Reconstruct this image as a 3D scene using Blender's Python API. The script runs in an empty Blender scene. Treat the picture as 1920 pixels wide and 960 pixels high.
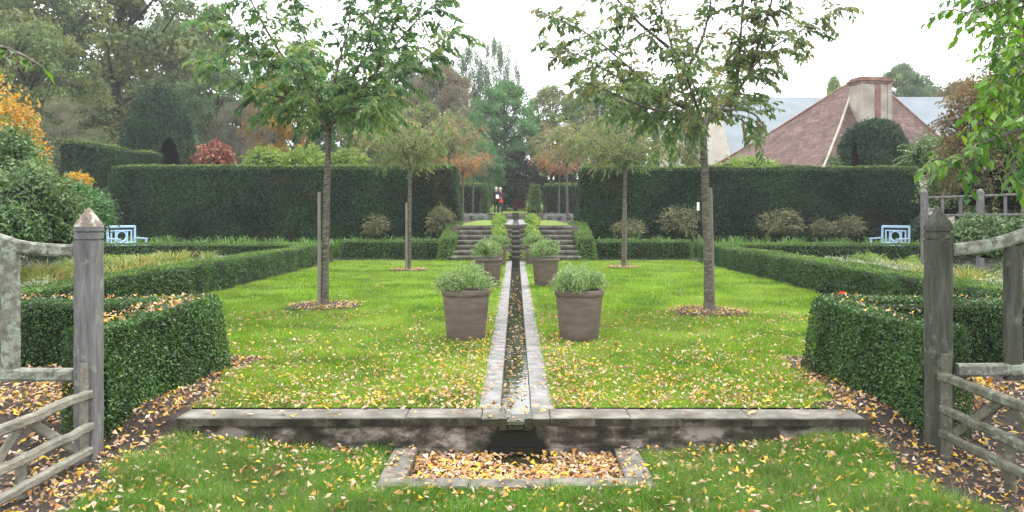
import bpy, math, random
import numpy as np
from mathutils import Vector, Matrix

C = bpy.context.scene
rad = math.radians

# ------------------------------------------------------------------ camera
cam_d = bpy.data.cameras.new('camera')
cam = bpy.data.objects.new('camera', cam_d)
C.collection.objects.link(cam)
cam.location = (0, 0, 1.5)
cam.rotation_euler = (rad(90), 0, 0)
cam_d.sensor_width = 36
cam_d.lens = 36 * 1500 / 1920
cam_d.shift_x = -7 / 1920
cam_d.shift_y = -80 / 1920
cam_d.clip_start = 0.05
cam_d.clip_end = 3000
C.camera = cam

# ------------------------------------------------------------------ sky: bright overcast
SUN_DIR = Vector((0.30, 0.22, 0.95)).normalized()      # towards the sun
world = bpy.data.worlds.new('World')
C.world = world
world.use_nodes = True
wn, wl = world.node_tree.nodes, world.node_tree.links
wn.clear()
w_out = wn.new('ShaderNodeOutputWorld')
w_bg = wn.new('ShaderNodeBackground')
w_bg.inputs['Strength'].default_value = 0.10
w_sky = wn.new('ShaderNodeTexSky')
w_sky.sky_type = 'NISHITA'
w_sky.sun_disc = False
w_sky.sun_elevation = math.asin(SUN_DIR.z)
w_sky.sun_rotation = math.atan2(SUN_DIR.x, SUN_DIR.y)
w_sky.dust_density = 3.0
w_hs = wn.new('ShaderNodeHueSaturation')
w_hs.inputs['Saturation'].default_value = 0.25
w_mix = wn.new('ShaderNodeMixRGB')
w_mix.inputs[0].default_value = 0.80
w_mix.inputs[2].default_value = (12.8, 13.1, 13.4, 1)     # the cloud deck
wl.new(w_sky.outputs[0], w_hs.inputs['Color'])
wl.new(w_hs.outputs[0], w_mix.inputs[1])
wl.new(w_mix.outputs[0], w_bg.inputs['Color'])
wl.new(w_bg.outputs[0], w_out.inputs['Surface'])

sun_d = bpy.data.lights.new('sun', 'SUN')
sun_d.energy = 1.5
sun_d.angle = rad(20)
sun_d.color = (1.0, 0.96, 0.90)
sun = bpy.data.objects.new('sun', sun_d)
sun.rotation_euler = (-SUN_DIR).to_track_quat('-Z', 'Y').to_euler()
sun.location = (0, 0, 30)
C.collection.objects.link(sun)

vs = C.view_settings
C.display_settings.display_device = 'sRGB'
vs.view_transform = 'Standard'
vs.look = 'None'
vs.exposure = 1.42
vs.gamma = 1.0
vs.use_curve_mapping = False
C.cycles.max_bounces = 6
C.cycles.diffuse_bounces = 3
C.cycles.glossy_bounces = 2
C.cycles.transmission_bounces = 4
C.cycles.transparent_max_bounces = 4
C.cycles.caustics_reflective = False
C.cycles.caustics_refractive = False
C.cycles.use_denoising = True

col = C.collection
R = np.random.default_rng(7)
EYE, FPX, VX, VY = 1.5, 1500.0, 967.0, 400.0


def W(px, py, D):
    """a point of the photograph at depth D in metres"""
    return ((px - VX) * D / FPX, D, EYE - (py - VY) * D / FPX)


# ------------------------------------------------------------------ mesh helpers
class MB:
    def __init__(s):
        s.v, s.f, s.m, s.r, s.sm, s.n = [], [], [], [], [], 0

    def add(s, verts, faces, mi=0, rnd=None, smooth=False):
        verts = np.asarray(verts, dtype=np.float64).reshape(-1, 3)
        if len(verts) == 0:
            return s
        if isinstance(faces, np.ndarray):
            s.f.append(faces.astype(np.int64) + s.n)
            k = len(faces)
        else:
            k = 0
            by = {}
            for fc in faces:
                by.setdefault(len(fc), []).append(fc)
            for q in by.values():
                s.f.append(np.array(q, dtype=np.int64) + s.n)
                k += len(q)
        s.v.append(verts)
        s.n += len(verts)
        s.m.append(np.full(k, mi, dtype=np.int32))
        s.r.append(np.full(k, 0.5) if rnd is None else np.asarray(rnd, dtype=np.float64))
        s.sm.append(np.full(k, smooth, dtype=bool))
        return s

    def mesh(s, name, mats):
        me = bpy.data.meshes.new(name)
        v = np.concatenate(s.v)
        tot = np.concatenate([np.full(len(a), a.shape[1], dtype=np.int32) for a in s.f])
        idx = np.concatenate([a.ravel() for a in s.f]).astype(np.int32)
        start = np.concatenate([[0], np.cumsum(tot)[:-1]]).astype(np.int32)
        me.vertices.add(len(v))
        me.vertices.foreach_set('co', v.astype(np.float32).ravel())
        me.loops.add(len(idx))
        me.loops.foreach_set('vertex_index', idx)
        me.polygons.add(len(tot))
        me.polygons.foreach_set('loop_start', start)
        me.polygons.foreach_set('loop_total', tot)
        me.polygons.foreach_set('material_index', np.concatenate(s.m))
        me.polygons.foreach_set('use_smooth', np.concatenate(s.sm))
        at = me.attributes.new('rnd', 'FLOAT', 'FACE')
        at.data.foreach_set('value', np.concatenate(s.r).astype(np.float32))
        me.update(calc_edges=True)
        for m in (mats if isinstance(mats, (list, tuple)) else [mats]):
            me.materials.append(m)
        return me

    def obj(s, name, mats, parent=None, loc=None, rotz=0.0):
        o = bpy.data.objects.new(name, s.mesh(name, mats))
        col.objects.link(o)
        if parent is not None:
            o.parent = parent
        if loc is not None:
            o.location = loc
        o.rotation_euler = (0, 0, rotz)
        return o


def box(mb, lo, hi, mi=0, rnd=0.5, bevel=0.0):
    x0, y0, z0 = lo
    x1, y1, z1 = hi
    return hexa(mb, [(x0, y0, z0), (x1, y0, z0), (x1, y1, z0), (x0, y1, z0)],
                [(x0, y0, z1), (x1, y0, z1), (x1, y1, z1), (x0, y1, z1)], mi, rnd, bevel)


def hexa(mb, bot, top, mi=0, rnd=0.5, bevel=0.0):
    """solid between a bottom and a top ring; a bevel chamfers the top edge"""
    n = len(bot)
    bot, top = [np.array(p, float) for p in bot], [np.array(p, float) for p in top]
    rings = [bot, top]
    if bevel > 0:
        c = sum(top) / n
        ins = []
        for p in top:
            d = c - p
            d[2] = 0
            d /= max(1e-6, np.linalg.norm(d))
            ins.append(p + d * bevel * 1.4)
        rings = [bot, [p - np.array([0, 0, bevel]) for p in top], ins]
    v = [p for r in rings for p in r]
    f = [tuple(range(n))[::-1]]
    for k in range(len(rings) - 1):
        for i in range(n):
            j = (i + 1) % n
            f.append((k * n + i, k * n + j, (k + 1) * n + j, (k + 1) * n + i))
    f.append(tuple(range((len(rings) - 1) * n, len(rings) * n)))
    mb.add(v, f, mi, [rnd] * len(f))
    return mb


def bar(mb, a, b, w, h, mi=0, rnd=0.5, up=(0, 0, 1), jag=0.0):
    """square timber from a to b"""
    a, b = np.array(a, float), np.array(b, float)
    d = b - a
    d /= np.linalg.norm(d)
    up = np.array(up, float)
    s = np.cross(d, up)
    if np.linalg.norm(s) < 1e-4:
        s = np.cross(d, np.array([0, 1, 0.0]))
    s /= np.linalg.norm(s)
    u = np.cross(s, d)
    ch = 0.18
    prof = [(-.5, -.5 + ch), (-.5 + ch, -.5), (.5 - ch, -.5), (.5, -.5 + ch), (.5, .5 - ch), (.5 - ch, .5), (-.5 + ch, .5), (-.5, .5 - ch)]
    n = max(2, int(np.linalg.norm(b - a) / 0.12) + 1)
    v = []
    for k in range(n):
        c = a + (b - a) * k / (n - 1)
        if jag:
            c = c + R.normal(0, jag, 3)
        for p, q in prof:
            v.append(c + s * p * w + u * q * h)
    f = []
    for k in range(n - 1):
        for i in range(8):
            j = (i + 1) % 8
            f.append((k * 8 + i, k * 8 + j, k * 8 + 8 + j, k * 8 + 8 + i))
    f += [tuple(range(8))[::-1], tuple(range(n * 8 - 8, n * 8))]
    mb.add(v, f, mi, [rnd] * len(f))
    return mb


def barpath(mb, pts, w, h, mi=0):
    for a, b in zip(pts[:-1], pts[1:]):
        bar(mb, a, b, w, h, mi)
    return mb


def tube(mb, pts, radii, sides=8, mi=0, rnd=0.5):
    pts = np.asarray(pts, float)
    n = len(pts)
    radii = np.broadcast_to(np.asarray(radii, float), (n,))
    t = np.gradient(pts, axis=0)
    t /= np.linalg.norm(t, axis=1)[:, None] + 1e-9
    ref = np.array([0.0, 1.0, 0.0]) if abs(t[:, 1]).mean() < 0.8 else np.array([1.0, 0, 0])
    s = np.cross(t, ref)
    s /= np.linalg.norm(s, axis=1)[:, None] + 1e-9
    u = np.cross(s, t)
    ang = np.linspace(0, 2 * np.pi, sides, endpoint=False)
    v = pts[:, None, :] + radii[:, None, None] * (np.cos(ang)[None, :, None] * s[:, None, :] + np.sin(ang)[None, :, None] * u[:, None, :])
    i = np.arange(n - 1)[:, None] * sides
    k = np.arange(sides)[None, :]
    k2 = (k + 1) % sides
    q = np.stack([i + k, i + k2, i + sides + k2, i + sides + k], axis=-1).reshape(-1, 4)
    mb.add(v.reshape(-1, 3), q, mi, np.full(len(q), rnd), True)
    mb.add(v[-1], [tuple(range(sides))], mi, [rnd])
    return mb


def lathe(mb, prof, sides=40, mi=0, cx=0, cy=0, smooth=True):
    prof = np.asarray(prof, float)
    ang = np.linspace(0, 2 * np.pi, sides, endpoint=False)
    v = np.stack([cx + prof[:, 0, None] * np.cos(ang), cy + prof[:, 0, None] * np.sin(ang), np.repeat(prof[:, 1, None], sides, 1)], -1)
    n = len(prof)
    i = np.arange(n - 1)[:, None] * sides
    k = np.arange(sides)[None, :]
    k2 = (k + 1) % sides
    q = np.stack([i + k, i + k2, i + sides + k2, i + sides + k], -1).reshape(-1, 4)
    mb.add(v.reshape(-1, 3), q, mi, np.full(len(q), .5), smooth)
    return mb


def unit(a):
    return a / (np.linalg.norm(a, axis=-1, keepdims=True) + 1e-9)


def leaves(mb, c, u, n, L, Wd, mi=0, rnd=None, fold=0.15, wide=0.45):
    """one pointed, slightly folded leaf per row: centre c, long axis u, face normal n"""
    c = np.asarray(c, float)
    k = len(c)
    if k == 0:
        return mb
    u = unit(np.asarray(u, float))
    n = np.asarray(n, float)
    s = unit(np.cross(u, n))
    n = np.cross(s, u)
    L = np.broadcast_to(np.asarray(L, float), (k,))[:, None]
    Wd = np.broadcast_to(np.asarray(Wd, float), (k,))[:, None]
    a = c - u * L * 0.5
    m = c + u * L * (wide - .5) + n * Wd * fold
    v = np.stack([a, m + s * Wd * .5, c + u * L * .5, m - s * Wd * .5], 1).reshape(-1, 3)
    q = np.arange(k * 4).reshape(-1, 4)
    mb.add(v, q, mi, R.random(k) if rnd is None else rnd, False)
    return mb


def sphere_dirs(k):
    return unit(R.normal(size=(k, 3)))


def wob(p, a=1.0, f=1.0):
    """smooth bumps of clipped foliage"""
    x, y, z = p[:, 0] * f, p[:, 1] * f, p[:, 2] * f
    return a * (np.sin(x * 2.1 + 1.3 * np.sin(y * 1.7)) * .4 + np.sin(y * 2.7 + x * .9 + 2) * .35 + np.sin(z * 4.1 + x * 1.9 + y * 1.3) * .35
                + .3 * np.sin(x * 7.3 + z * 5.1) * np.sin(y * 6.1 + z * 3.3))


def smooth01(t):
    t = np.clip(t, 0, 1)
    return t * t * (3 - 2 * t)


def empty(name, loc, label, cat, group=None, rotz=0.0, kind=None):
    o = bpy.data.objects.new(name, None)
    o.empty_display_size = 0.2
    col.objects.link(o)
    o.location = loc
    o.rotation_euler = (0, 0, rotz)
    return tag(o, label, cat, group, kind)


def tag(o, label=None, cat=None, group=None, kind=None):
    if label:
        o['label'] = label
    if cat:
        o['category'] = cat
    if group:
        o['group'] = group
    if kind:
        o['kind'] = kind
    return o


def dup(root, loc=None, rotz=None, scale=None, label=None, group=None, mats=None):
    """copy of a thing with copies of its parts; mats: {part name: material}"""
    def cp(o, parent):
        c = o.copy()
        col.objects.link(c)
        if parent is not None:
            c.parent = parent
            c.matrix_parent_inverse = o.matrix_parent_inverse.copy()
        base = o.name.split('.')[0]
        if mats and base in mats and c.type == 'MESH':
            c.material_slots[0].link = 'OBJECT'
            c.material_slots[0].material = mats[base]
        for ch in o.children:
            cp(ch, c)
        return c
    r = cp(root, None)
    if loc is not None:
        r.location = loc
    if rotz is not None:
        r.rotation_euler = (0, 0, rotz)
    if scale is not None:
        r.scale = scale if isinstance(scale, (tuple, list)) else (scale,) * 3
    if label:
        r['label'] = label
    if group:
        r['group'] = group
    return r


# ------------------------------------------------------------------ materials
def mat(name):
    m = bpy.data.materials.new(name)
    m.use_nodes = True
    m.node_tree.nodes.clear()
    return m, m.node_tree.nodes, m.node_tree.links


def ramp(nodes, stops):
    r = nodes.new('ShaderNodeValToRGB')
    el = r.color_ramp.elements
    el[0].position, el[0].color = stops[0][0], (*stops[0][1], 1)
    el[1].position, el[1].color = stops[-1][0], (*stops[-1][1], 1)
    for p, c in stops[1:-1]:
        e = el.new(p)
        e.color = (*c, 1)
    return r


def leaf_mat(name, cols, trans=0.3, rough=0.55, spec=0.25, patch=0.35, pscale=0.8, other=None, olim=(.58, .70), oscale=1.5, ofac=.7):
    """foliage: a colour per leaf, soft patches of fresher growth, light passing through"""
    m, N, K = mat(name)
    out = N.new('ShaderNodeOutputMaterial')
    at = N.new('ShaderNodeAttribute')
    at.attribute_name = 'rnd'
    st = [(i / max(1, len(cols) - 1), c) for i, c in enumerate(cols)]
    if len(st) == 1:
        st = [(0, cols[0]), (1, cols[0])]
    rp = ramp(N, st)
    K.new(at.outputs['Fac'], rp.inputs[0])
    tc = N.new('ShaderNodeTexCoord')
    nz = N.new('ShaderNodeTexNoise')
    nz.inputs['Scale'].default_value = pscale
    nz.inputs['Detail'].default_value = 3
    K.new(tc.outputs['Object'], nz.inputs['Vector'])
    mr = N.new('ShaderNodeMapRange')
    mr.inputs['From Min'].default_value = .3
    mr.inputs['From Max'].default_value = .7
    mr.inputs['To Min'].default_value = 1 - patch
    mr.inputs['To Max'].default_value = 1 + patch
    K.new(nz.outputs['Fac'], mr.inputs['Value'])
    hs = N.new('ShaderNodeHueSaturation')
    K.new(mr.outputs[0], hs.inputs['Value'])
    K.new(rp.outputs[0], hs.inputs['Color'])
    if other:
        n2 = N.new('ShaderNodeTexNoise')
        n2.inputs['Scale'].default_value = oscale
        n2.inputs['Detail'].default_value = 5
        n2.inputs['Roughness'].default_value = .65
        K.new(tc.outputs['Object'], n2.inputs['Vector'])
        m2 = N.new('ShaderNodeMapRange')
        m2.inputs['From Min'].default_value, m2.inputs['From Max'].default_value = olim
        m2.inputs['To Max'].default_value = ofac
        K.new(n2.outputs['Fac'], m2.inputs['Value'])
        mo = N.new('ShaderNodeMixRGB')
        mo.inputs[2].default_value = (*other, 1)
        K.new(m2.outputs[0], mo.inputs[0])
        K.new(hs.outputs[0], mo.inputs[1])
        hs = mo
    pb = N.new('ShaderNodeBsdfPrincipled')
    pb.inputs['Roughness'].default_value = rough
    pb.inputs['Specular IOR Level'].default_value = spec
    K.new(hs.outputs[0], pb.inputs['Base Color'])
    if trans > 0:
        tr = N.new('ShaderNodeBsdfTranslucent')
        h2 = N.new('ShaderNodeHueSaturation')
        h2.inputs['Saturation'].default_value = 1.15
        h2.inputs['Value'].default_value = 1.3
        K.new(hs.outputs[0], h2.inputs['Color'])
        K.new(h2.outputs[0], tr.inputs['Color'])
        mx = N.new('ShaderNodeMixShader')
        mx.inputs[0].default_value = trans
        K.new(pb.outputs[0], mx.inputs[1])
        K.new(tr.outputs[0], mx.inputs[2])
        K.new(mx.outputs[0], out.inputs['Surface'])
    else:
        K.new(pb.outputs[0], out.inputs['Surface'])
    return m


def rock_mat(name, stops, scale=6, stretch=(1, 1, 1), bump=0.4, rough=0.85, fine=60, patches=None, pscale=3.0, plim=(.52, .62), spec=.3):
    """weathered stone, wood or earth: noise through a ramp, optional patches of lichen or stain, bump"""
    m, N, K = mat(name)
    out = N.new('ShaderNodeOutputMaterial')
    pb = N.new('ShaderNodeBsdfPrincipled')
    pb.inputs['Roughness'].default_value = rough
    pb.inputs['Specular IOR Level'].default_value = spec
    tc = N.new('ShaderNodeTexCoord')
    mp = N.new('ShaderNodeMapping')
    mp.inputs['Scale'].default_value = stretch
    K.new(tc.outputs['Object'], mp.inputs['Vector'])
    n1 = N.new('ShaderNodeTexNoise')
    n1.inputs['Scale'].default_value = scale
    n1.inputs['Detail'].default_value = 8
    n1.inputs['Roughness'].default_value = .65
    K.new(mp.outputs[0], n1.inputs['Vector'])
    rp = ramp(N, stops)
    K.new(n1.outputs['Fac'], rp.inputs[0])
    colr = rp.outputs[0]
    if patches:
        n2 = N.new('ShaderNodeTexNoise')
        n2.inputs['Scale'].default_value = pscale
        n2.inputs['Detail'].default_value = 6
        n2.inputs['Roughness'].default_value = .7
        K.new(tc.outputs['Object'], n2.inputs['Vector'])
        mr = N.new('ShaderNodeMapRange')
        mr.inputs['From Min'].default_value, mr.inputs['From Max'].default_value = plim
        K.new(n2.outputs['Fac'], mr.inputs['Value'])
        mx = N.new('ShaderNodeMixRGB')
        mx.inputs[2].default_value = (*patches, 1)
        K.new(mr.outputs[0], mx.inputs[0])
        K.new(colr, mx.inputs[1])
        colr = mx.outputs[0]
    K.new(colr, pb.inputs['Base Color'])
    n3 = N.new('ShaderNodeTexNoise')
    n3.inputs['Scale'].default_value = fine
    n3.inputs['Detail'].default_value = 5
    K.new(mp.outputs[0], n3.inputs['Vector'])
    bp = N.new('ShaderNodeBump')
    bp.inputs['Strength'].default_value = bump
    bp.inputs['Distance'].default_value = .01
    K.new(n3.outputs['Fac'], bp.inputs['Height'])
    K.new(bp.outputs[0], pb.inputs['Normal'])
    K.new(pb.outputs[0], out.inputs['Surface'])
    m['principled'] = pb.name
    return m


M = {}
M['soil'] = rock_mat('soil', [(.3, (.014, .011, .008)), (.55, (.032, .024, .018)), (.75, (.065, .048, .036))], 9, bump=1.0, fine=40)
M['earth'] = rock_mat('earth', [(.3, (.05, .06, .02)), (.7, (.10, .09, .05))], 1.2, bump=.6)
M['turf'] = rock_mat('turf', [(.3, (.07, .13, .014)), (.55, (.13, .20, .02)), (.75, (.19, .26, .032))], 2.2, bump=.9, fine=90)
M['grass'] = leaf_mat('grass_blade', [(.070, .168, .018), (.130, .250, .022), (.195, .32, .030), (.27, .37, .048), (.17, .26, .06), (.29, .32, .09)], .4, .5, .3, .32, .9, other=(.055, .13, .03), olim=(.50, .64), oscale=1.1, ofac=.75)
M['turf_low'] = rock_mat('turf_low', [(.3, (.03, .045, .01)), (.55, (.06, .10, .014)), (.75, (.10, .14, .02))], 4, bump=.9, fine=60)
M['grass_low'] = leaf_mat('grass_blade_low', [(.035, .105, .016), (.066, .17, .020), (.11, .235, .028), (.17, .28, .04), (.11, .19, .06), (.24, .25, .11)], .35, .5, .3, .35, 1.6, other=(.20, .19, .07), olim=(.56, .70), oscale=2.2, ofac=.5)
M['litter'] = leaf_mat('fallen_leaf', [(.12, .06, .035), (.30, .16, .09), (.42, .27, .19), (.50, .37, .28), (.55, .33, .08), (.62, .42, .05), (.60, .36, .03), (.60, .50, .38), (.44, .32, .25), (.50, .22, .04), (.36, .20, .13)], .15, .6, .3, .15, 3)
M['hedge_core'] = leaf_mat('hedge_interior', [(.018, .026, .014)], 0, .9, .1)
M['box'] = leaf_mat('box_leaf', [(.020, .056, .015), (.035, .090, .019), (.056, .126, .025), (.10, .18, .038)], .2, .4, .5, .45, 2.2, other=(.085, .085, .035), olim=(.60, .72), oscale=3.2, ofac=.6)
M['box_pale_lit'] = leaf_mat('box_leaf_pale_lit', [(.05, .10, .022), (.075, .14, .03), (.11, .19, .04), (.15, .24, .05)], .25, .5, .35, .3, 1.2)  # pale green box; on hedge tops it paints in light from above
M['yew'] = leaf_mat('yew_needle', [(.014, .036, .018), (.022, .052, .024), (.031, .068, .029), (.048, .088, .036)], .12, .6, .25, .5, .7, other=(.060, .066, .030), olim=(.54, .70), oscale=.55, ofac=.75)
M['yew_top_lit'] = leaf_mat('yew_needle_lit', [(.08, .13, .035), (.13, .20, .05), (.18, .25, .06)], .2, .6, .25, .3, .9)  # yellow-green hedge tops: light from above put into the leaf colour
M['cherry_a'] = leaf_mat('cherry_leaf', [(.055, .115, .055), (.085, .16, .07), (.12, .21, .08), (.16, .24, .09), (.21, .25, .085)], .52, .45, .35, .25, .9)
M['cherry_b'] = leaf_mat('cherry_leaf_olive', [(.065, .12, .055), (.10, .16, .065), (.14, .20, .078), (.19, .22, .09), (.23, .18, .095)], .52, .45, .35, .25, .9)
M['olive_tan'] = leaf_mat('turning_leaf', [(.09, .145, .055), (.13, .19, .07), (.17, .22, .085), (.22, .235, .10), (.28, .225, .12)], .38, .55, .2, .3, .9)
M['tan'] = leaf_mat('tan_leaf', [(.13, .155, .07), (.18, .19, .085), (.24, .215, .11), (.31, .22, .13)], .35, .55, .2, .3, .9)
M['orange'] = leaf_mat('orange_leaf', [(.17, .15, .06), (.30, .17, .08), (.42, .19, .09), (.46, .24, .13)], .35, .55, .2, .3, .9)
M['oak'] = leaf_mat('oak_leaf', [(.06, .10, .042), (.095, .14, .052), (.14, .18, .065), (.20, .22, .07)], .28, .6, .2, .4, .35)
M['oak_green'] = leaf_mat('grey_green_leaf', [(.07, .12, .06), (.11, .165, .08), (.16, .22, .105)], .28, .6, .2, .35, .35)
M['bluegreen'] = leaf_mat('blue_green_leaf', [(.04, .072, .045), (.062, .10, .058), (.09, .135, .07)], .2, .6, .2, .35, .4)
M['willow'] = leaf_mat('silver_leaf', [(.10, .11, .07), (.15, .155, .095), (.21, .205, .13)], .25, .6, .2, .25, .6)
M['twig'] = leaf_mat('grey_twig_leaf', [(.09, .085, .065), (.13, .12, .09), (.17, .15, .11)], .15, .7, .1, .2, .6)
M['lime'] = leaf_mat('lime_leaf', [(.12, .20, .04), (.19, .29, .06), (.27, .36, .09)], .35, .5, .25, .3, 1.1)
M['paleyellow'] = leaf_mat('pale_yellow_leaf', [(.20, .22, .06), (.30, .29, .09), (.38, .34, .12)], .35, .5, .2, .3, .6)
M['yellow'] = leaf_mat('golden_leaf', [(.16, .15, .03), (.34, .22, .04), (.46, .26, .05), (.12, .13, .04)], .35, .5, .2, .4, .8)
M['purple'] = leaf_mat('plum_red_leaf', [(.10, .03, .035), (.20, .06, .05), (.34, .14, .09), (.40, .22, .14)], .3, .5, .25, .3, 1.2)
M['midgreen'] = leaf_mat('mid_green_leaf', [(.06, .14, .05), (.095, .20, .07), (.14, .26, .09)], .3, .5, .25, .35, .6)
M['darkgreen'] = leaf_mat('dark_green_leaf', [(.018, .032, .02), (.028, .046, .028), (.04, .066, .036)], .15, .6, .2, .4, .5)
M['greybrown'] = leaf_mat('grey_brown_leaf', [(.13, .12, .07), (.18, .155, .09), (.22, .19, .11)], .3, .6, .2, .25, .4)
M['brightgreen'] = leaf_mat('bright_green_leaf', [(.045, .12, .025), (.08, .18, .03), (.13, .25, .04), (.20, .31, .055)], .45, .4, .4, .2, 1.2)
M['copper'] = leaf_mat('copper_leaf', [(.10, .10, .04), (.16, .12, .06), (.20, .10, .06), (.12, .14, .05), (.24, .17, .09)], .35, .5, .25, .3, 1.0)
M['shrubmix'] = leaf_mat('shrub_leaf', [(.05, .10, .035), (.08, .15, .05), (.12, .19, .06), (.18, .24, .10)], .3, .45, .4, .35, 1.4)
M['maple'] = leaf_mat('maple_leaf', [(.28, .27, .06), (.48, .36, .07), (.54, .33, .08), (.50, .24, .09), (.18, .25, .06)], .4, .5, .25, .3, 1.4)
M['sage'] = leaf_mat('pot_plant_leaf', [(.10, .18, .06), (.16, .255, .09), (.24, .33, .13), (.33, .40, .21)], .3, .5, .35, .25, 4)
M['silverleaf'] = leaf_mat('silver_green_leaf', [(.14, .20, .09), (.22, .29, .15), (.34, .40, .25)], .3, .5, .3, .3, 2)
M['lavender'] = leaf_mat('lavender_leaf', [(.16, .19, .17), (.22, .26, .24), (.30, .33, .31)], .2, .7, .2, .25, 2)
M['strap'] = leaf_mat('strap_leaf', [(.05, .13, .03), (.08, .18, .045), (.13, .24, .06), (.2, .3, .09)], .3, .4, .4, .3, 1.2)
M['daylily'] = leaf_mat('daylily_leaf', [(.13, .21, .04), (.21, .26, .06), (.30, .29, .09), (.38, .29, .12)], .35, .5, .3, .3, 1.4)
M['strapbed'] = leaf_mat('bed_strap_leaf', [(.10, .17, .04), (.16, .23, .06), (.24, .29, .08), (.32, .30, .10)], .35, .5, .3, .3, 1.4)
M['silverbed'] = leaf_mat('silver_bed_leaf', [(.20, .25, .14), (.30, .34, .22), (.42, .45, .34)], .25, .6, .2, .3, 2)
M['rosebush'] = leaf_mat('yellowing_shrub_leaf', [(.075, .095, .045), (.125, .14, .075), (.19, .19, .105), (.24, .22, .10)], .3, .6, .2, .3, 2)
M['pinkflower'] = leaf_mat('magenta_flower', [(.13, .035, .05), (.20, .05, .08), (.08, .07, .05)], .3, .6, .2)
M['redleaf'] = leaf_mat('red_leaf', [(.5, .06, .03)], .3, .5, .3)

M['stone'] = rock_mat('stone', [(.34, (.065, .062, .048)), (.5, (.13, .122, .102)), (.66, (.23, .217, .193))], 4, bump=.5, fine=55, patches=(.10, .095, .06), pscale=2.6, plim=(.55, .72))
M['stone_pale'] = rock_mat('stone_pale', [(.34, (.105, .10, .098)), (.5, (.175, .168, .165)), (.66, (.275, .262, .255))], 7, bump=.5, fine=70, patches=(.10, .10, .085), pscale=4.5, plim=(.55, .7), rough=.6)
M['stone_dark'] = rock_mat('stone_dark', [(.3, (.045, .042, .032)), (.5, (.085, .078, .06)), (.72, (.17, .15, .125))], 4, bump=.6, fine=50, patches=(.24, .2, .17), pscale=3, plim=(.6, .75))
M['stone_grime_shade'] = rock_mat('stone_grime_shade', [(.38, (.012, .012, .008)), (.5, (.032, .029, .021)), (.64, (.085, .072, .056))], 6, bump=.6, fine=50, patches=(.13, .11, .09), pscale=5, plim=(.58, .68))  # coping sides: real grime with some painted shade
M['wet'] = rock_mat('wet_stone', [(.3, (.012, .014, .008)), (.6, (.028, .032, .016)), (.8, (.05, .05, .03))], 7, bump=.4, fine=50, rough=.25, spec=.5)
M['terracotta'] = rock_mat('terracotta', [(.34, (.098, .075, .061)), (.5, (.128, .098, .080)), (.66, (.162, .128, .107))], 3, (1, 1, 4), bump=.22, fine=35, patches=(.19, .165, .145), pscale=4, plim=(.58, .85))
M['bark'] = rock_mat('bark', [(.36, (.045, .040, .030)), (.5, (.105, .093, .071)), (.64, (.19, .172, .136))], 11, (1, 1, 4.0), bump=.9, fine=45, patches=(.13, .15, .09), pscale=5, plim=(.55, .7))
M['barkdark'] = rock_mat('bark_dark', [(.3, (.03, .027, .022)), (.7, (.08, .07, .055))], 4, (1, 1, .4), bump=.6, fine=20)
M['stakewood'] = rock_mat('stake_wood', [(.3, (.13, .125, .105)), (.7, (.24, .225, .195))], 8, (1, 1, .15), bump=.5, fine=60)
M['greywood'] = rock_mat('weathered_wood', [(.3, (.075, .074, .073)), (.5, (.135, .132, .130)), (.72, (.215, .211, .206))], 7, (5, 5, .5), bump=.7, fine=40, patches=(.21, .225, .18), pscale=9, plim=(.56, .64))
M['mossywood'] = rock_mat('mossy_wood', [(.3, (.05, .05, .034)), (.5, (.095, .095, .068)), (.72, (.16, .16, .12))], 9, bump=.9, fine=45, patches=(.19, .22, .155), pscale=11, plim=(.54, .64))
M['lichenwood'] = rock_mat('lichen_wood', [(.3, (.07, .068, .055)), (.5, (.13, .127, .105)), (.72, (.21, .205, .175))], 9, bump=.9, fine=45, patches=(.26, .30, .235), pscale=14, plim=(.46, .58))
M['darkwood'] = rock_mat('damp_wood', [(.3, (.028, .031, .022)), (.5, (.054, .058, .042)), (.72, (.10, .106, .082))], 7, (5, 5, .5), bump=.7, fine=40, patches=(.12, .14, .105), pscale=8, plim=(.55, .66))
M['gatewood'] = rock_mat('gate_wood', [(.3, (.10, .093, .07)), (.5, (.175, .165, .13)), (.72, (.27, .255, .21))], 9, (2, .6, 2), bump=.7, fine=40, patches=(.24, .26, .21), pscale=10, plim=(.56, .66))
M['bluepaint'] = rock_mat('blue_white_paint', [(.3, (.30, .44, .58)), (.7, (.37, .51, .64))], 5, bump=.1, rough=.5)
M['plaster'] = rock_mat('lime_plaster', [(.3, (.42, .38, .31)), (.7, (.58, .54, .47))], 1.5, bump=.3, fine=12)
M['zincroof'] = rock_mat('grey_slate', [(.3, (.165, .195, .22)), (.7, (.225, .255, .28))], .6, (1, 1, 3), bump=.2, fine=8)
M['cream'] = rock_mat('cream_stone', [(.3, (.24, .20, .165)), (.5, (.34, .30, .25)), (.72, (.44, .40, .35))], 1.6, bump=.3, fine=10, patches=(.26, .2, .16), pscale=1.4, plim=(.55, .75))
M['brick'] = rock_mat('red_brick', [(.3, (.13, .07, .055)), (.5, (.20, .115, .092)), (.72, (.30, .2, .17))], 4, bump=.3, fine=10)
M['skin'] = rock_mat('skin', [(.3, (.50, .32, .25)), (.7, (.56, .37, .29))], 4, bump=0, rough=.5)
M['dkcloth'] = rock_mat('dark_cloth', [(.3, (.02, .016, .02)), (.7, (.04, .03, .035))], 20, bump=.3)
M['plumcloth'] = rock_mat('plum_cloth', [(.3, (.05, .035, .06)), (.7, (.08, .055, .09))], 20, bump=.3)
M['denim'] = rock_mat('denim', [(.3, (.035, .055, .13)), (.7, (.06, .09, .2))], 20, bump=.3)
M['whitehair'] = rock_mat('fair_hair', [(.3, (.50, .45, .36)), (.7, (.62, .56, .46))], 20, bump=.3)
M['paper'] = rock_mat('paper', [(.3, (.78, .78, .77)), (.7, (.82, .82, .81))], 4, bump=0)
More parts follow.
